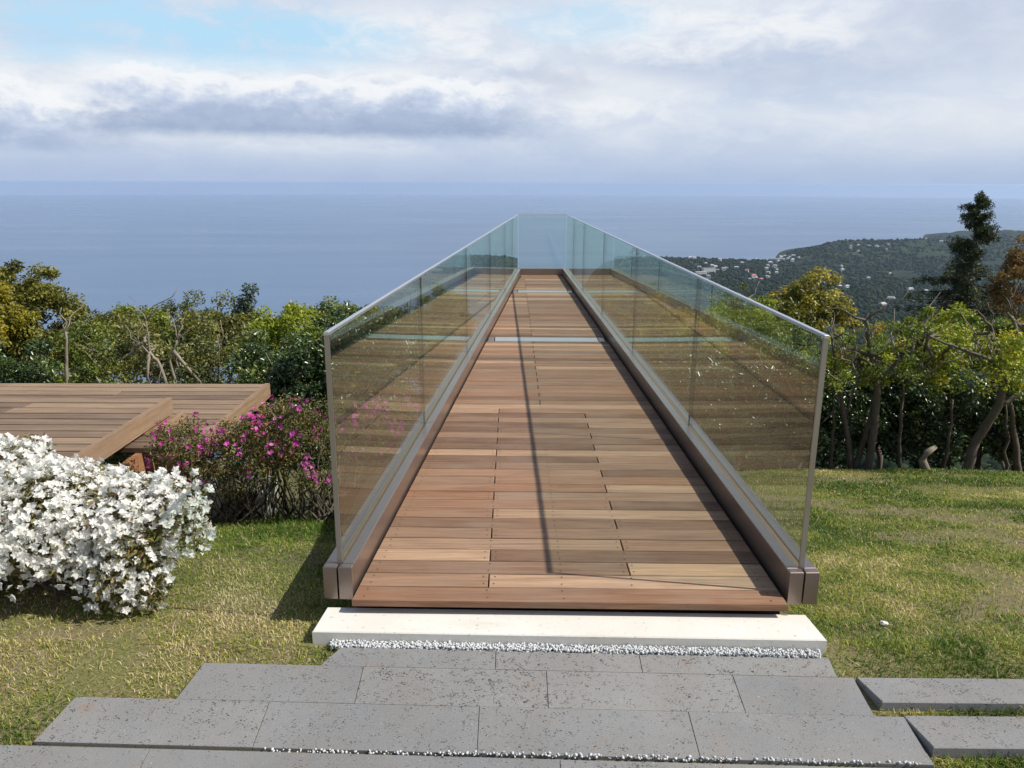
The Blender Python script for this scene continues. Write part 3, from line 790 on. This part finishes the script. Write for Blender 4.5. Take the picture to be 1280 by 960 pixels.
# --- left, nearer row behind the terrace
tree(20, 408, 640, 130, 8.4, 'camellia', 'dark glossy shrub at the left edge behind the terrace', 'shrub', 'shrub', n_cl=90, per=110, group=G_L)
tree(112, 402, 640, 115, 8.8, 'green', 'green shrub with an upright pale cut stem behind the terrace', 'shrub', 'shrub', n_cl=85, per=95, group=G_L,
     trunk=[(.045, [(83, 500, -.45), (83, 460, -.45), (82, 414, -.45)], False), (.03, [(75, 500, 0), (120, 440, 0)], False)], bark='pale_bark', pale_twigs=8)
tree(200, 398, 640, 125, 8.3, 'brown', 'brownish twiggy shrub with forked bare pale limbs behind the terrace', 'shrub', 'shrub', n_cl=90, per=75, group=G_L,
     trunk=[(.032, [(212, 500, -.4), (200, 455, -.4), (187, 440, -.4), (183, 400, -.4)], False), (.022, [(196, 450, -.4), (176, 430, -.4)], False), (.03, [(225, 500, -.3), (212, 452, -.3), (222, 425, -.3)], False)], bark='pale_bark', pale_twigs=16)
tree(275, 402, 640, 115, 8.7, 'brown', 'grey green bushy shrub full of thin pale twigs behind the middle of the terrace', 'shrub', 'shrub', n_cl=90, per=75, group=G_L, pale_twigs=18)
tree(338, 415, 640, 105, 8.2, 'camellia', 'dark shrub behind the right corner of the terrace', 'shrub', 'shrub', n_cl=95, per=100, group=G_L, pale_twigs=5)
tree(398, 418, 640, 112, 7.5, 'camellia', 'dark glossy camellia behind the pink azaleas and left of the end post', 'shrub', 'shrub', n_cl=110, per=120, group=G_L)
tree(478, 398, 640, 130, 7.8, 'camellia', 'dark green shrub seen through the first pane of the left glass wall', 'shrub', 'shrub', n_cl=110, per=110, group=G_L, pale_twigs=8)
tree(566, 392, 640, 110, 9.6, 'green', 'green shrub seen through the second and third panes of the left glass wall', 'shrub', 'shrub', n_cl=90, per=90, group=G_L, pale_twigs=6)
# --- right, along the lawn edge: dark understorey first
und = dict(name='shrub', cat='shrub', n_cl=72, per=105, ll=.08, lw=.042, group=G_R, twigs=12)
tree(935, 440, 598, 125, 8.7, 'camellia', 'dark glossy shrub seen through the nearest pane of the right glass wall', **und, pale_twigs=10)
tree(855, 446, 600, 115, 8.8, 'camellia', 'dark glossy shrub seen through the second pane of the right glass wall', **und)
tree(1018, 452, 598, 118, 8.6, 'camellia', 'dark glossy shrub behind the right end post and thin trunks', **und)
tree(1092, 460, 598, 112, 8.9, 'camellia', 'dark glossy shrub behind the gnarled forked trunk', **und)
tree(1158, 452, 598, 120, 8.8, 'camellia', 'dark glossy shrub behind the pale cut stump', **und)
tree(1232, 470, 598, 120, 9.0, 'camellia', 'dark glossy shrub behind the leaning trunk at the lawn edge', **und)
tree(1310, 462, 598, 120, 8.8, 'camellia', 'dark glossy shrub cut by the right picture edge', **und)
# --- right, thin trees at the front
tree(1058, 402, 500, 110, 7.9, 'bright', 'thin upright tree with sparse yellow green leaves beside the right end post', n_cl=34, per=36, ll=.06, lw=.03, group=G_R, twigs=14, inner=.2,
     trunk=[(.050, [(1066, 592, 0), (1056, 520, 0), (1046, 470, 0), (1040, 425, 0)], True), (.02, [(1056, 520, 0), (1075, 470, 0), (1066, 420, 0)], False)], tr=.04, pale_twigs=14)
tree(1118, 402, 492, 140, 7.8, 'mixed', 'gnarled dark tree with a forked trunk and sparse leaves tinged orange', n_cl=42, per=36, ll=.06, lw=.03, group=G_R, twigs=16, inner=.2,
     trunk=[(.075, [(1084, 592, 0), (1094, 530, 0), (1096, 480, 0), (1086, 430, 0), (1082, 400, 0)], True), (.045, [(1096, 482, 0), (1118, 456, 0), (1152, 430, 0)], False), (.06, [(1068, 590, .1), (1080, 550, .1), (1096, 490, .05)], False)], tr=.05, pale_twigs=10)
tree(1215, 402, 492, 170, 7.7, 'bright', 'bright green tree with a curved trunk leaning right over the lawn edge', n_cl=70, per=46, ll=.062, lw=.032, group=G_R, twigs=12, inner=.25, hue0=.58,
     trunk=[(.085, [(1205, 590, 0), (1222, 550, 0), (1250, 505, -.1), (1257, 475, -.1), (1246, 445, -.1), (1240, 415, 0)], True), (.05, [(1250, 505, -.1), (1285, 490, -.1), (1330, 480, 0)], False), (.035, [(1256, 470, -.1), (1238, 450, -.3), (1190, 432, -.3), (1160, 420, -.2)], False)], tr=.06, pale_twigs=5)
tree(1320, 404, 510, 120, 8.0, 'bright', 'bright green tree at the right picture edge with grey bare limb ends', n_cl=50, per=50, ll=.062, lw=.032, group=G_R,
     trunk=[(.07, [(1278, 592, .2), (1268, 540, .2), (1262, 500, .2)], True), (.045, [(1300, 440, -.3), (1278, 412, -.3), (1258, 390, -.3)], False)], bark='bark', pale_twigs=2, twigs=5)
tree(965, 396, 520, 130, 9.4, 'green', 'leafy green tree behind the top of the right glass wall near its end post', n_cl=60, per=90, group=G_R, pale_twigs=6)
tree(898, 388, 500, 120, 10.8, 'bright', 'yellow green tree seen through the nearest joint of the right glass wall', n_cl=60, per=90, ll=.085, lw=.042, group=G_R, pale_twigs=8)
tree(838, 372, 480, 105, 13, 'yellow', 'yellow tinged tree seen through the middle of the right glass wall', n_cl=56, per=90, ll=.09, lw=.045, group=G_R, pale_twigs=12)
tree(778, 352, 450, 90, 16, 'brown', 'sparse twiggy tree seen through the far panes of the right glass wall', n_cl=44, per=60, ll=.1, lw=.05, group=G_R, pale_twigs=14)
# --- right, beyond
tree(1010, 342, 440, 112, 17.5, 'gold', 'golden crowned tree with a dark trunk standing out before the hazy valley', n_cl=64, per=90, ll=.12, lw=.06, cl=.19, group=G_R, tr=.12, flat=.6, bottom=-.3)
tree(992, 372, 460, 70, 16.8, 'olive', 'dark olive tree under the left side of the golden crowned tree', n_cl=44, per=100, ll=.12, lw=.06, group=G_R)
tree(925, 352, 430, 90, 15, 'brown', 'bare brownish tree with pale twigs left of the golden crowned tree', n_cl=34, per=40, ll=.09, lw=.045, group=G_R, pale_twigs=16)
tree(950, 372, 450, 64, 13.5, 'bright', 'small fresh green tree just above the right handrail', n_cl=40, per=80, ll=.09, lw=.045, group=G_R)
tree(1178, 388, 455, 112, 11.5, 'bright', 'fresh yellow green tree below and left of the tall cedar', n_cl=64, per=80, ll=.085, lw=.045, group=G_R, twigs=14)
tree(1265, 392, 475, 112, 11, 'mixed', 'fresh green tree with orange leaf tips below and right of the cedar', n_cl=64, per=80, ll=.085, lw=.045, group=G_R, twigs=14)
tree(1278, 308, 410, 70, 19, 'orange', 'rusty orange tree at the right edge beside the tall cedar', n_cl=50, per=60, ll=.13, lw=.065, group=G_R, pale_twigs=6)
tree(1110, 425, 500, 120, 10.5, 'green', 'sparse green shrub filling the gap between the two thin trees and the valley', 'shrub', 'shrub', n_cl=44, per=60, group=G_R, pale_twigs=10)

def cedar():
    Y = 23; b = at(1212, 420, Y); top = at(1224, 247, Y); gz = float(terrain(b[0], Y))
    t = thing('cedar_tree', 'tall dark cedar with a narrow ragged spire standing out against the sea on the right', 'tree', (b[0], Y, gz)); inv = Matrix.Translation((-b[0], -Y, -gz))
    mb = MB(); p0 = np.array([b[0], Y, gz]); trunk = [p0*(1-s)+top*s+rng.normal(0, .02, 3) for s in np.linspace(0, 1, 14)]
    mb.tube(trunk, np.linspace(.22, .015, 14), 8)
    C, Rd = [], []
    zs = np.concatenate([np.linspace(at(0, 400, Y)[2], at(0, 345, Y)[2], 44), np.linspace(at(0, 345, Y)[2], top[2]-.05, 44)])
    for z in zs:
        s = (z-gz)/(top[2]-gz); c = p0*(1-s)+top*s
        v = 480-(z-EYE)/1*0
        frac = (top[2]-z)/(top[2]-at(0, 400, Y)[2])
        reach = (.17+1.25*frac**.9 + .6*sstep(.5, .85, frac))*rng.uniform(.4, 1.15)
        if .40 < frac < .52: reach *= rng.uniform(.4, .9)
        th = rng.random()*6.283
        e = c+np.array([math.cos(th)*reach, math.sin(th)*reach, -.10*reach+rng.uniform(0, .15)])
        mb.tube(wander(c, e, 4, .06, .06), np.linspace(.03, .008, 5), 5)
        for q in np.linspace(.3, 1.0, 5):
            C.append(c*(1-q)+e*q+rng.normal(0, .04, 3)); Rd.append(rng.uniform(.06, .17))
    C.append(top); Rd.append(.09)
    V, T, H = leaves(np.array(C), np.array(Rd), 80, .08, .024, .45+rng.normal(0, .2, len(C)), .2, .6, .9)
    o = tri_mesh('foliage', V, T, H, L['cedar'], t); o.matrix_parent_inverse = inv
    o = mb.build('trunk', M['bark'], t); o.matrix_parent_inverse = inv
cedar()
def stump():
    p = at(1160, 588, 7.55); mb = MB(); z = float(terrain(p[0], 7.55))
    pts = [(p[0], 7.55, z-.05), at(1153, 575, 7.55), at(1158, 566, 7.55), at(1170, 558, 7.55)]
    mb.tube(pts, [.05, .04, .036, .022], 9); tag(mb.build('tree_stump', M['pale_bark']), 'short pale curved stump with a cut end at the lawn edge', 'stump')
stump()
# slender saplings inside the thicket
def saplings():
    for k, (u, v0, v1, lab) in enumerate(((1128, 590, 480, 'slim bare sapling stem left of the pale stump'), (1040, 592, 505, 'slim bare sapling stem close to the right end post'), (1182, 588, 500, 'slim bare sapling stem between the stump and the leaning trunk'), (1262, 588, 500, 'slim bare sapling stem right of the leaning trunk'))):
        Yk = 7.9+.12*k; p = at(u, v0, Yk); q = at(u+rng.uniform(-10, 10), v1, Yk)
        mb = MB(); mb.tube(wander((p[0], Yk, float(terrain(p[0], Yk))-.05), q, 7, .03), np.linspace(.024, .012, 8), 7)
        tag(mb.build('sapling', M['bark']), lab, 'sapling', G_R)
saplings()

# ------------------------------------------------------------------ azaleas
def flowers(P, N, size, hue):
    """five-petalled open blossoms at P facing N"""
    n = len(P); a = np.cross(N, rng.normal(0, 1, (n, 3))); a /= np.linalg.norm(a, axis=1)[:, None]; b = np.cross(N, a)
    V = []; 
    for k in range(5):
        t = 2*math.pi*k/5
        d = a*math.cos(t)+b*math.sin(t); s = -a*math.sin(t)+b*math.cos(t)
        z = size[:, None]
        j = rng.uniform(.85, 1.15, (n, 1))
        V += [P-N*z*.26, P+d*z*.30*j+s*z*.185+N*z*.05, P+d*z*.53*j+N*z*rng.uniform(-.10, .16, (n, 1)), P+d*z*.30*j-s*z*.185+N*z*.05]
    V = np.stack(V, 1).reshape(-1, 3)
    i = np.arange(n)[:, None]*20+np.arange(5)[None]*4; i = i.ravel()
    T = np.concatenate([np.stack([i, i+1, i+2], -1), np.stack([i, i+2, i+3], -1)])
    return V, T, np.repeat(hue, 20)
def azalea(label, lobes, nfl, fsize, fmat, cover_hue, leaf_n, leaf_size, base, stems, name='azalea_bush', group=None, cluster=4, fl_min=-.35, leaf_in=.55, flower_bias=None, leaf_mat='azalea', thick=.93, stem_r=.008):
    bx, by = base; bz = float(terrain(bx, by)); t = thing(name, label, 'azalea bush', (bx, by, bz), group); inv = Matrix.Translation((-bx, -by, -bz))
    lob = [(np.array(c), np.array(r)) for c, r in lobes]; wts = np.array([r[0]*r[2] for c, r in lob]); wts /= wts.sum()
    def inside(p, skip, k=.86):
        for i, (c, r) in enumerate(lob):
            if i != skip and (((p-c)/r)**2).sum() < k*k: return True
        return False
    def surf(n, lo, hi, zmin):
        out, nn = [], []
        while len(out) < n:
            i = rng.choice(len(lob), p=wts); c, r = lob[i]
            d = rng.normal(0, 1, 3); d /= np.linalg.norm(d)
            if d[2] < zmin: continue
            wob = .86+.28*float(vnoise(d[0]*3+i*5.3+4, d[1]*3+d[2]*3.3+9, 61))
            p = c+d*r*wob*rng.uniform(lo, hi)
            if inside(p, i) or p[2] < bz+.015: continue
            nr = d/r; out.append(p); nn.append(nr/np.linalg.norm(nr))
        return np.array(out), np.array(nn)
    P0, N0 = surf(max(1, nfl//cluster), thick, 1.05, fl_min)
    if flower_bias is not None:
        k = np.array([rng.random() < flower_bias(p) for p in P0]); P0, N0 = P0[k], N0[k]
    P = np.repeat(P0, cluster, 0)+rng.normal(0, fsize*.62, (len(P0)*cluster, 3)); N = np.repeat(N0, cluster, 0)+rng.normal(0, .5, (len(P0)*cluster, 3))+[0, 0, .15]; N /= np.linalg.norm(N, axis=1)[:, None]
    V, T, H = flowers(P, N, fsize*rng.uniform(.75, 1.2, len(P)), np.clip(rng.normal(cover_hue, .25, len(P)), 0, 1))
    o = tri_mesh('blossoms', V, T, H, L[fmat], t); o.matrix_parent_inverse = inv
    C, _ = surf(leaf_n, leaf_in, 1.0, -.8)
    V, T, H = leaves(C, np.full(len(C), leaf_size*1.5), 9, leaf_size, leaf_size*.36, .45+rng.normal(0, .18, len(C)), .35)
    o = tri_mesh('foliage', V, T, H, L[leaf_mat], t); o.matrix_parent_inverse = inv
    mb = MB(); tg, _ = surf(stems, .55, .9, -.1)
    for q in tg:
        s = np.array([bx+rng.normal(0, .13), by+rng.normal(0, .08), bz-.03]); mid = (s*.55+q*.45)+[0, 0, -.05]
        pts = wander(s, mid, 3, .09)[:-1]+wander(mid, q, 4, .09); mb.tube(pts, np.linspace(stem_r, stem_r*.25, len(pts)), 5)
    o = mb.build('stems', M['bark'], t); o.matrix_parent_inverse = inv
    return t
def lobe(u, v, Y, ru, rv, ry=None):
    c = at(u, v, Y); pm = pxm(Y, c[2]); return (c, (ru/pm, (ry or ru/pm), rv/pm*1.05))
azalea('large azalea bush covered in white blossoms beside the lawn and terrace', [lobe(55, 650, 3.0, 106, 60, .33), lobe(-70, 645, 3.05, 120, 80, .38), lobe(160, 655, 3.0, 82, 46, .28), lobe(160, 712, 2.80, 42, 46, .13), lobe(180, 735, 2.78, 22, 26, .09), lobe(216, 652, 3.0, 38, 46, .19), lobe(-5, 600, 3.15, 62, 38, .22), lobe(40, 565, 3.2, 16, 14, .06), lobe(110, 690, 2.88, 50, 36, .15)],
       8200, .037, 'white_flower', .7, 1900, .032, (at(85, 745, 3.05)[0], 3.08), 70, cluster=4, fl_min=-.62, leaf_in=.55, thick=.90, flower_bias=lambda p: 1.0 if p[2] > .06 or p[0] > -1.32 else .42)
GP = 'pink azaleas beside the footbridge'
azalea('small airy azalea with few pink blossoms against the terrace wood', [lobe(226, 556, 4.15, 40, 34, .2), lobe(245, 590, 4.15, 24, 24, .12)], 70, .032, 'pink_flower', .35, 330, .024, (at(250, 640, 4.2)[0], 4.2), 20, group=GP, cluster=2, fl_min=-.5, leaf_in=.45, stem_r=.006)
azalea('broad azalea with scattered magenta blossoms between terrace and footbridge', [lobe(316, 562, 4.25, 60, 42, .3), lobe(352, 538, 4.35, 44, 36, .25), lobe(300, 590, 4.2, 40, 26, .2)], 210, .030, 'pink_flower', .5, 950, .024, (at(318, 655, 4.3)[0], 4.3), 46, group=GP, cluster=3, fl_min=-.4, leaf_in=.45, flower_bias=lambda p: .35+.65*(p[2] > -.05))
azalea('azalea hugging the left kerb with pink blossoms, partly behind the glass', [lobe(386, 550, 4.35, 46, 52, .28), lobe(392, 590, 4.3, 34, 36, .18), lobe(450, 545, 4.6, 52, 38, .22), lobe(495, 530, 4.9, 38, 30, .2)], 420, .032, 'pink_flower', .6, 760, .024, (at(395, 660, 4.3)[0], 4.3), 44, group=GP, cluster=4, fl_min=-.5, leaf_in=.45, flower_bias=lambda p: .35+.65*(p[0] > -.98))

# ------------------------------------------------------------------ small things on the lawn
def stone(u, v, r, label, mat, name='stone'):
    import bmesh
    d = ray(u, v); t = 1.0
    for _ in range(4000):
        p = d*(t/1000)/np.linalg.norm(d)+[0, 0, EYE]
        if p[2] < float(terrain(p[0], p[1]))+.012: break
        t += 2
    bm = bmesh.new(); bmesh.ops.create_icosphere(bm, subdivisions=2, radius=1)
    for v_ in bm.verts: v_.co = Vector((v_.co.x*r*1.25, v_.co.y*r, v_.co.z*r*.7))*(1+random.uniform(-.15, .15))
    me = bpy.data.meshes.new(name); bm.to_mesh(me); bm.free()
    o = link(name, me, mat); o.location = p; tag(o, label, 'stone')
stone(1105, 779, .013, 'single small white stone lying on the right lawn', M['concrete'])

# ------------------------------------------------------------------ town on the far shore
def hit(u, v):
    d = ray(u, v); d = d/np.linalg.norm(d); s = np.geomspace(500, 7000, 900)
    P_ = d[None]*s[:, None]+[0, 0, EYE]; below = P_[:, 2] < terrain(P_[:, 0], P_[:, 1])
    if not below.any(): return None
    k = int(np.argmax(below)); return P_[k], s[k]
def house(p, w, d, h, rot, wall, roof, label, gable):
    t = thing('house', label, 'house', p, 'houses in the far town'); t.rotation_euler = (0, 0, rot)
    mb = MB(); mb.box(-w/2, w/2, -d/2, d/2, -6, h); mb.build('wall', M[wall], t)
    mb = MB(); o = .5; a = h+.02
    if gable:
        mb.add([(-w/2-o, -d/2-o, a), (w/2+o, -d/2-o, a), (w/2+o, d/2+o, a), (-w/2-o, d/2+o, a), (-w/2+d*.2, 0, a+d*.3), (w/2-d*.2, 0, a+d*.3)], [[0,1,5,4],[1,2,5],[2,3,4,5],[3,0,4],[3,2,1,0]])
    else: mb.box(-w/2-.3, w/2+.3, -d/2-.3, d/2+.3, a, a+.7)
    mb.build('roof', M[roof], t)
    mb = MB(); mb.box(-w*.36, w*.36, -d/2-.08, -d/2+.05, 1.0, 2.3); mb.build('window_band', M['window_dark'], t)
def town():
    spots = []
    for _ in range(34): spots.append((rng.uniform(872, 985), rng.uniform(322, 352)))
    for _ in range(10): spots.append((rng.uniform(970, 1012), rng.uniform(322, 328)))
    for _ in range(8): spots.append((rng.uniform(845, 875), rng.uniform(322, 330)))
    for _ in range(9): spots.append((rng.uniform(1055, 1150), rng.uniform(304, 318)))
    for _ in range(7): spots.append((rng.uniform(1060, 1160), rng.uniform(335, 385)))
    for _ in range(3): spots.append((rng.uniform(1150, 1200), rng.uniform(296, 306)))
    for _ in range(6): spots.append((rng.uniform(1010, 1060), rng.uniform(335, 360)))
    big = {3: (46, 18, 14), 10: (40, 16, 11), 37: (55, 18, 10)}
    for i, (u, v) in enumerate(spots):
        h = hit(u, v)
        if h is None: continue
        p, s = h
        if p[2] < -348: continue
        w, d, hh = big.get(i, (rng.uniform(9, 19), rng.uniform(8, 12), rng.choice([3.4, 6.2, 6.4])))
        p = np.array([p[0], p[1], float(terrain(p[0], p[1]))+2.5])
        wall = 'house_wall' if rng.random() < .7 else 'house_wall_grey'; roof = rng.choice(['roof_grey', 'roof_pale', 'roof_pale', 'roof_grey', 'roof_red'] if i < 34 else ['roof_grey', 'roof_pale'])
        lab = 'long pale block among the far town houses, one of three such blocks' if i in big else 'tiny pale house far away on the hazy wooded coast'
        house(tuple(p), w, d, hh, rng.uniform(-.6, .6), wall, str(roof), lab, i not in big)
town()
def far_forest():
    import bmesh
    bm = bmesh.new(); bmesh.ops.create_icosphere(bm, subdivisions=1, radius=1); bv = np.array([v.co for v in bm.verts]); bf = np.array([[v.index for v in f_.verts] for f_ in bm.faces]); bm.free()
    n = 56000; az = np.radians(rng.uniform(3, 37, n)); r = 350*(5600/350)**rng.random(n)
    x, y = r*np.sin(az), r*np.cos(az); z = terrain(x, y); ok = (z > -345) & (fbm(x/160, y/160, 3, 90) > .33); x, y, z, r = x[ok], y[ok], z[ok], r[ok]; n = len(x)
    s = rng.uniform(3.0, 7.0, n)*(.7+.3*r/3000)
    V = bv[None]*(s[:, None, None]*rng.uniform(.75, 1.25, (n, 1, 3))*(1+(rng.random((n, len(bv), 1))-.5)*.6))+np.stack([x, y, z+s*.45], -1)[:, None]
    T = bf[None]+(np.arange(n)*len(bv))[:, None, None]
    hue = np.repeat(np.clip(rng.normal(.45, .25, n), 0, 1), len(bv))
    m = m_leaf('far_canopy', [(0, (.006, .013, .008)), (.6, (.016, .027, .013)), (1, (.046, .052, .02))], .9, 0.0, .05)
    o = tri_mesh('far_forest', V.reshape(-1, 3), T.reshape(-1, 3), hue, m)
    tag(o, 'dark wooded cover on the distant coastal hills', 'forest', kind='stuff')
far_forest()

# ------------------------------------------------------------------ haze
hz = MB(); hz.box(-26000, 26000, -3000, 26000, -460, 3.0)
t = NT('haze_air'); pv = t.n('ShaderNodeVolumePrincipled')
pv.inputs['Color'].default_value = (.60, .77, 1, 1); pv.inputs['Density'].default_value = 3.1e-5; pv.inputs['Anisotropy'].default_value = .2
t.t.links.new(pv.outputs[0], t.out.inputs['Volume'])
ho = hz.build('haze', t.mat); tag(ho, 'pale blue sea haze filling the distance', 'haze', kind='stuff')

# ------------------------------------------------------------------ sky and sun
SUN = Vector((.957, -.15, 1.007)).normalized()
elev = math.asin(SUN.z); azim = math.atan2(SUN.x, SUN.y)
W = bpy.data.worlds.new('World'); S.world = W; W.use_nodes = True
w = NT.__new__(NT); w.t = W.node_tree; w.t.nodes.clear(); w.out = w.t.nodes.new('ShaderNodeOutputWorld')
tc = w.n('ShaderNodeTexCoord').outputs['Generated']
sp = w.n('ShaderNodeSeparateXYZ'); w.set(sp.inputs[0], tc)
zc = w.math('MAXIMUM', sp.outputs[2], 0.004)
cb = w.n('ShaderNodeCombineXYZ'); w.set(cb.inputs[0], sp.outputs[0]); w.set(cb.inputs[1], sp.outputs[1]); w.set(cb.inputs[2], zc)
sky = w.n('ShaderNodeTexSky', sky_type='NISHITA', sun_disc=False, sun_elevation=elev, sun_rotation=azim, altitude=350, air_density=1.0, dust_density=1.5, ozone_density=1.2)
w.set(sky.inputs[0], cb)
azn = w.math('ARCTAN2', sp.outputs[0], sp.outputs[1]); eln = w.math('ARCSINE', sp.outputs[2])
cc = w.n('ShaderNodeCombineXYZ'); w.set(cc.inputs[0], azn); w.set(cc.inputs[1], eln)
cv = cc.outputs[0]
n_big = w.noise(w.vadd(w.vmul(cv, (3.4, 10, 1)), (4.3, 1.7, 0)), 1.0, 7, .56, .4)
n_mid = w.noise(w.vadd(w.vmul(cv, (9, 24, 1)), (1.3, 8.7, 0)), 1.0, 7, .6, .3)
n_fine = w.noise(w.vmul(cv, (15, 33, 1)), 1.0, 8, .64, .4)
def azel(u, v):
    d = ray(u, v); d = d/np.linalg.norm(d); return math.atan2(d[0], d[1]), math.asin(d[2])
def blob(u, v, ru, rv, soft=1.0):
    a, e = azel(u, v); kx = F/ru; ky = F/rv
    x = w.math('MULTIPLY', w.math('SUBTRACT', w.math('ADD', azn, w.math('MULTIPLY', w.math('SUBTRACT', n_mid, .5), .10)), a), kx)
    y = w.math('MULTIPLY', w.math('SUBTRACT', w.math('ADD', eln, w.math('MULTIPLY', w.math('SUBTRACT', n_fine, .5), .050)), e), ky)
    r2 = w.math('ADD', w.math('MULTIPLY', x, x), w.math('MULTIPLY', y, y))
    o = w.n('ShaderNodeMapRange', interpolation_type='SMOOTHSTEP'); w.set(o.inputs[0], r2); o.inputs[1].default_value = 1.0+soft; o.inputs[2].default_value = max(0.0, 1.0-soft); 
    return o.outputs[0]
blue = w.math('MAXIMUM', w.math('MAXIMUM', blob(270, 42, 190, 34), blob(120, 25, 110, 26)), w.math('MULTIPLY', blob(720, 28, 90, 22), .55))
blue = w.math('MAXIMUM', blue, w.math('MULTIPLY', blob(60, 55, 50, 20), .7))
dark = w.math('MAXIMUM', w.math('MULTIPLY', blob(1050, 78, 260, 22), .30), w.math('MULTIPLY', blob(1220, 30, 110, 34), .40))
dark = w.math('MAXIMUM', dark, w.math('MULTIPLY', blob(690, 105, 70, 16), .5))
lite = w.math('MAXIMUM', blob(60, 112, 120, 26), blob(330, 88, 240, 14))
lite = w.math('MAXIMUM', lite, w.math('MULTIPLY', blob(560, 45, 130, 34), .8))
lite = w.math('MAXIMUM', lite, w.math('MULTIPLY', blob(900, 30, 190, 30), .8))
lite = w.math('MAXIMUM', lite, w.math('MULTIPLY', blob(740, 120, 120, 26), .7))
# cloud tone: veil, then bright tops and grey undersides
veil = w.ramp(n_big, [(.30, (4.3, 5.0, 6.3)), (.55, (5.3, 5.8, 6.7)), (.72, (6.2, 6.45, 6.9))])
veil = w.mix(w.ramp(n_fine, [(.45, 0.0), (.75, .5)]), veil, (6.9, 7.1, 7.3))
c = w.mix(w.math('MULTIPLY', lite, w.ramp(n_fine, [(.35, .35), (.6, 1.0)])), veil, (7.4, 7.5, 7.6))
c = w.mix(w.math('MULTIPLY', dark, w.ramp(n_mid, [(.3, 1.0), (.68, .45)])), c, (3.0, 3.6, 5.0))
bl = w.math('MULTIPLY', blue, w.ramp(n_fine, [(.44, 1.0), (.70, .15)]))
c = w.mix(bl, c, (3.8, 5.9, 7.5))
# the long cumulus bank on the left: billowing bright top, flat grey base
def smooth(x, a, b):
    o = w.n('ShaderNodeMapRange', interpolation_type='SMOOTHSTEP'); w.set(o.inputs[0], x); o.inputs[1].default_value = a; o.inputs[2].default_value = b; return o.outputs[0]
puff = w.noise(w.vadd(w.vmul(cv, (15, 26, 1)), (2.1, 5.3, 0)), 1.0, 9, .60, .25)
puff2 = w.noise(w.vadd(w.vmul(cv, (34, 62, 1)), (7.1, 1.3, 0)), 1.0, 8, .62, .2)
def bank(u0, u1, vtop, vbase, amp, thick):
    a0, et = azel((u0+u1)/2, vtop); _, eb = azel((u0+u1)/2, vbase)
    aL, aR = azel(u0, vtop)[0], azel(u1, vtop)[0]
    g = w.math('ADD', w.math('MULTIPLY', w.math('SUBTRACT', et, eln), 1/thick), w.math('ADD', w.math('MULTIPLY', w.math('SUBTRACT', puff, .5), amp), w.math('MULTIPLY', w.math('SUBTRACT', puff2, .5), .7)))
    m = w.math('MULTIPLY', smooth(g, 0.0, .32), smooth(w.math('ADD', eln, w.math('MULTIPLY', w.math('SUBTRACT', puff2, .5), .012)), eb-.006, eb+.010))
    wob = w.math('ADD', azn, w.math('MULTIPLY', w.math('SUBTRACT', puff, .5), .25))
    m = w.math('MULTIPLY', m, w.math('MULTIPLY', smooth(wob, aL-.05, aL+.05), smooth(wob, aR+.06, aR-.08)))
    col = w.ramp(w.math('MULTIPLY', w.math('ADD', g, w.math('MULTIPLY', w.math('SUBTRACT', puff2, .5), 1.1)), .36), [(.0, (.76, .77, .78)), (.22, (.70, .72, .75)), (.40, (.47, .53, .65)), (.60, (.345, .41, .55)), (.90, (.275, .345, .49))])
    return m, w.vmul(col, (10, 10, 10))
for args, k in (((-400, 150, 88, 186, 2.2, .036), .97), ((110, 665, 92, 172, 1.9, .026), .97), ((300, 560, 182, 196, 2.6, .02), .40)):
    m_, col_ = bank(*args); c = w.mix(w.math('MULTIPLY', m_, k), c, col_)
# low band of marine haze above the horizon
hb = w.n('ShaderNodeMapRange', interpolation_type='SMOOTHSTEP'); w.set(hb.inputs[0], eln); hb.inputs[1].default_value = R(3.9); hb.inputs[2].default_value = R(-.2)
low = w.mix(w.ramp(n_mid, [(.35, 0.0), (.7, .35)]), (3.1, 4.0, 5.8), (4.1, 5.0, 6.5))
c = w.mix(w.math('MULTIPLY', hb.outputs[0], .93), c, low)
# higher up the veil thins out and the clear sky shows between clouds
hi = w.n('ShaderNodeMapRange', interpolation_type='SMOOTHSTEP'); w.set(hi.inputs[0], eln); hi.inputs[1].default_value = R(13); hi.inputs[2].default_value = R(30); hi.inputs[4].default_value = .84
fin = w.mix(hi.outputs[0], c, sky.outputs[0])
fin = w.mix(.05, fin, sky.outputs[0])
bel = w.n('ShaderNodeMapRange', interpolation_type='SMOOTHSTEP'); w.set(bel.inputs[0], eln); bel.inputs[1].default_value = R(.06); bel.inputs[2].default_value = R(-.10); bel.inputs[4].default_value = 1.0
fin = w.mix(bel.outputs[0], fin, w.mix(1.0, fin, (.74, .74, .77), 'MULTIPLY'))
bg = w.n('ShaderNodeBackground'); w.set(bg.inputs[0], fin); bg.inputs[1].default_value = .10
w.t.links.new(bg.outputs[0], w.out.inputs[0])

sd = bpy.data.lights.new('sun', 'SUN'); sd.energy = 4.7; sd.angle = R(.53); sd.color = (1, .95, .87)
so_ = bpy.data.objects.new('sun', sd); COL.objects.link(so_)
so_.rotation_euler = SUN.to_track_quat('Z', 'Y').to_euler()

S.view_settings.view_transform = 'Standard'; S.view_settings.look = 'None'; S.view_settings.exposure = 0.35; S.view_settings.gamma = 1.0
S.cycles.max_bounces = 10; S.cycles.transparent_max_bounces = 40; S.cycles.volume_bounces = 1
S.cycles.caustics_reflective = False; S.cycles.caustics_refractive = False
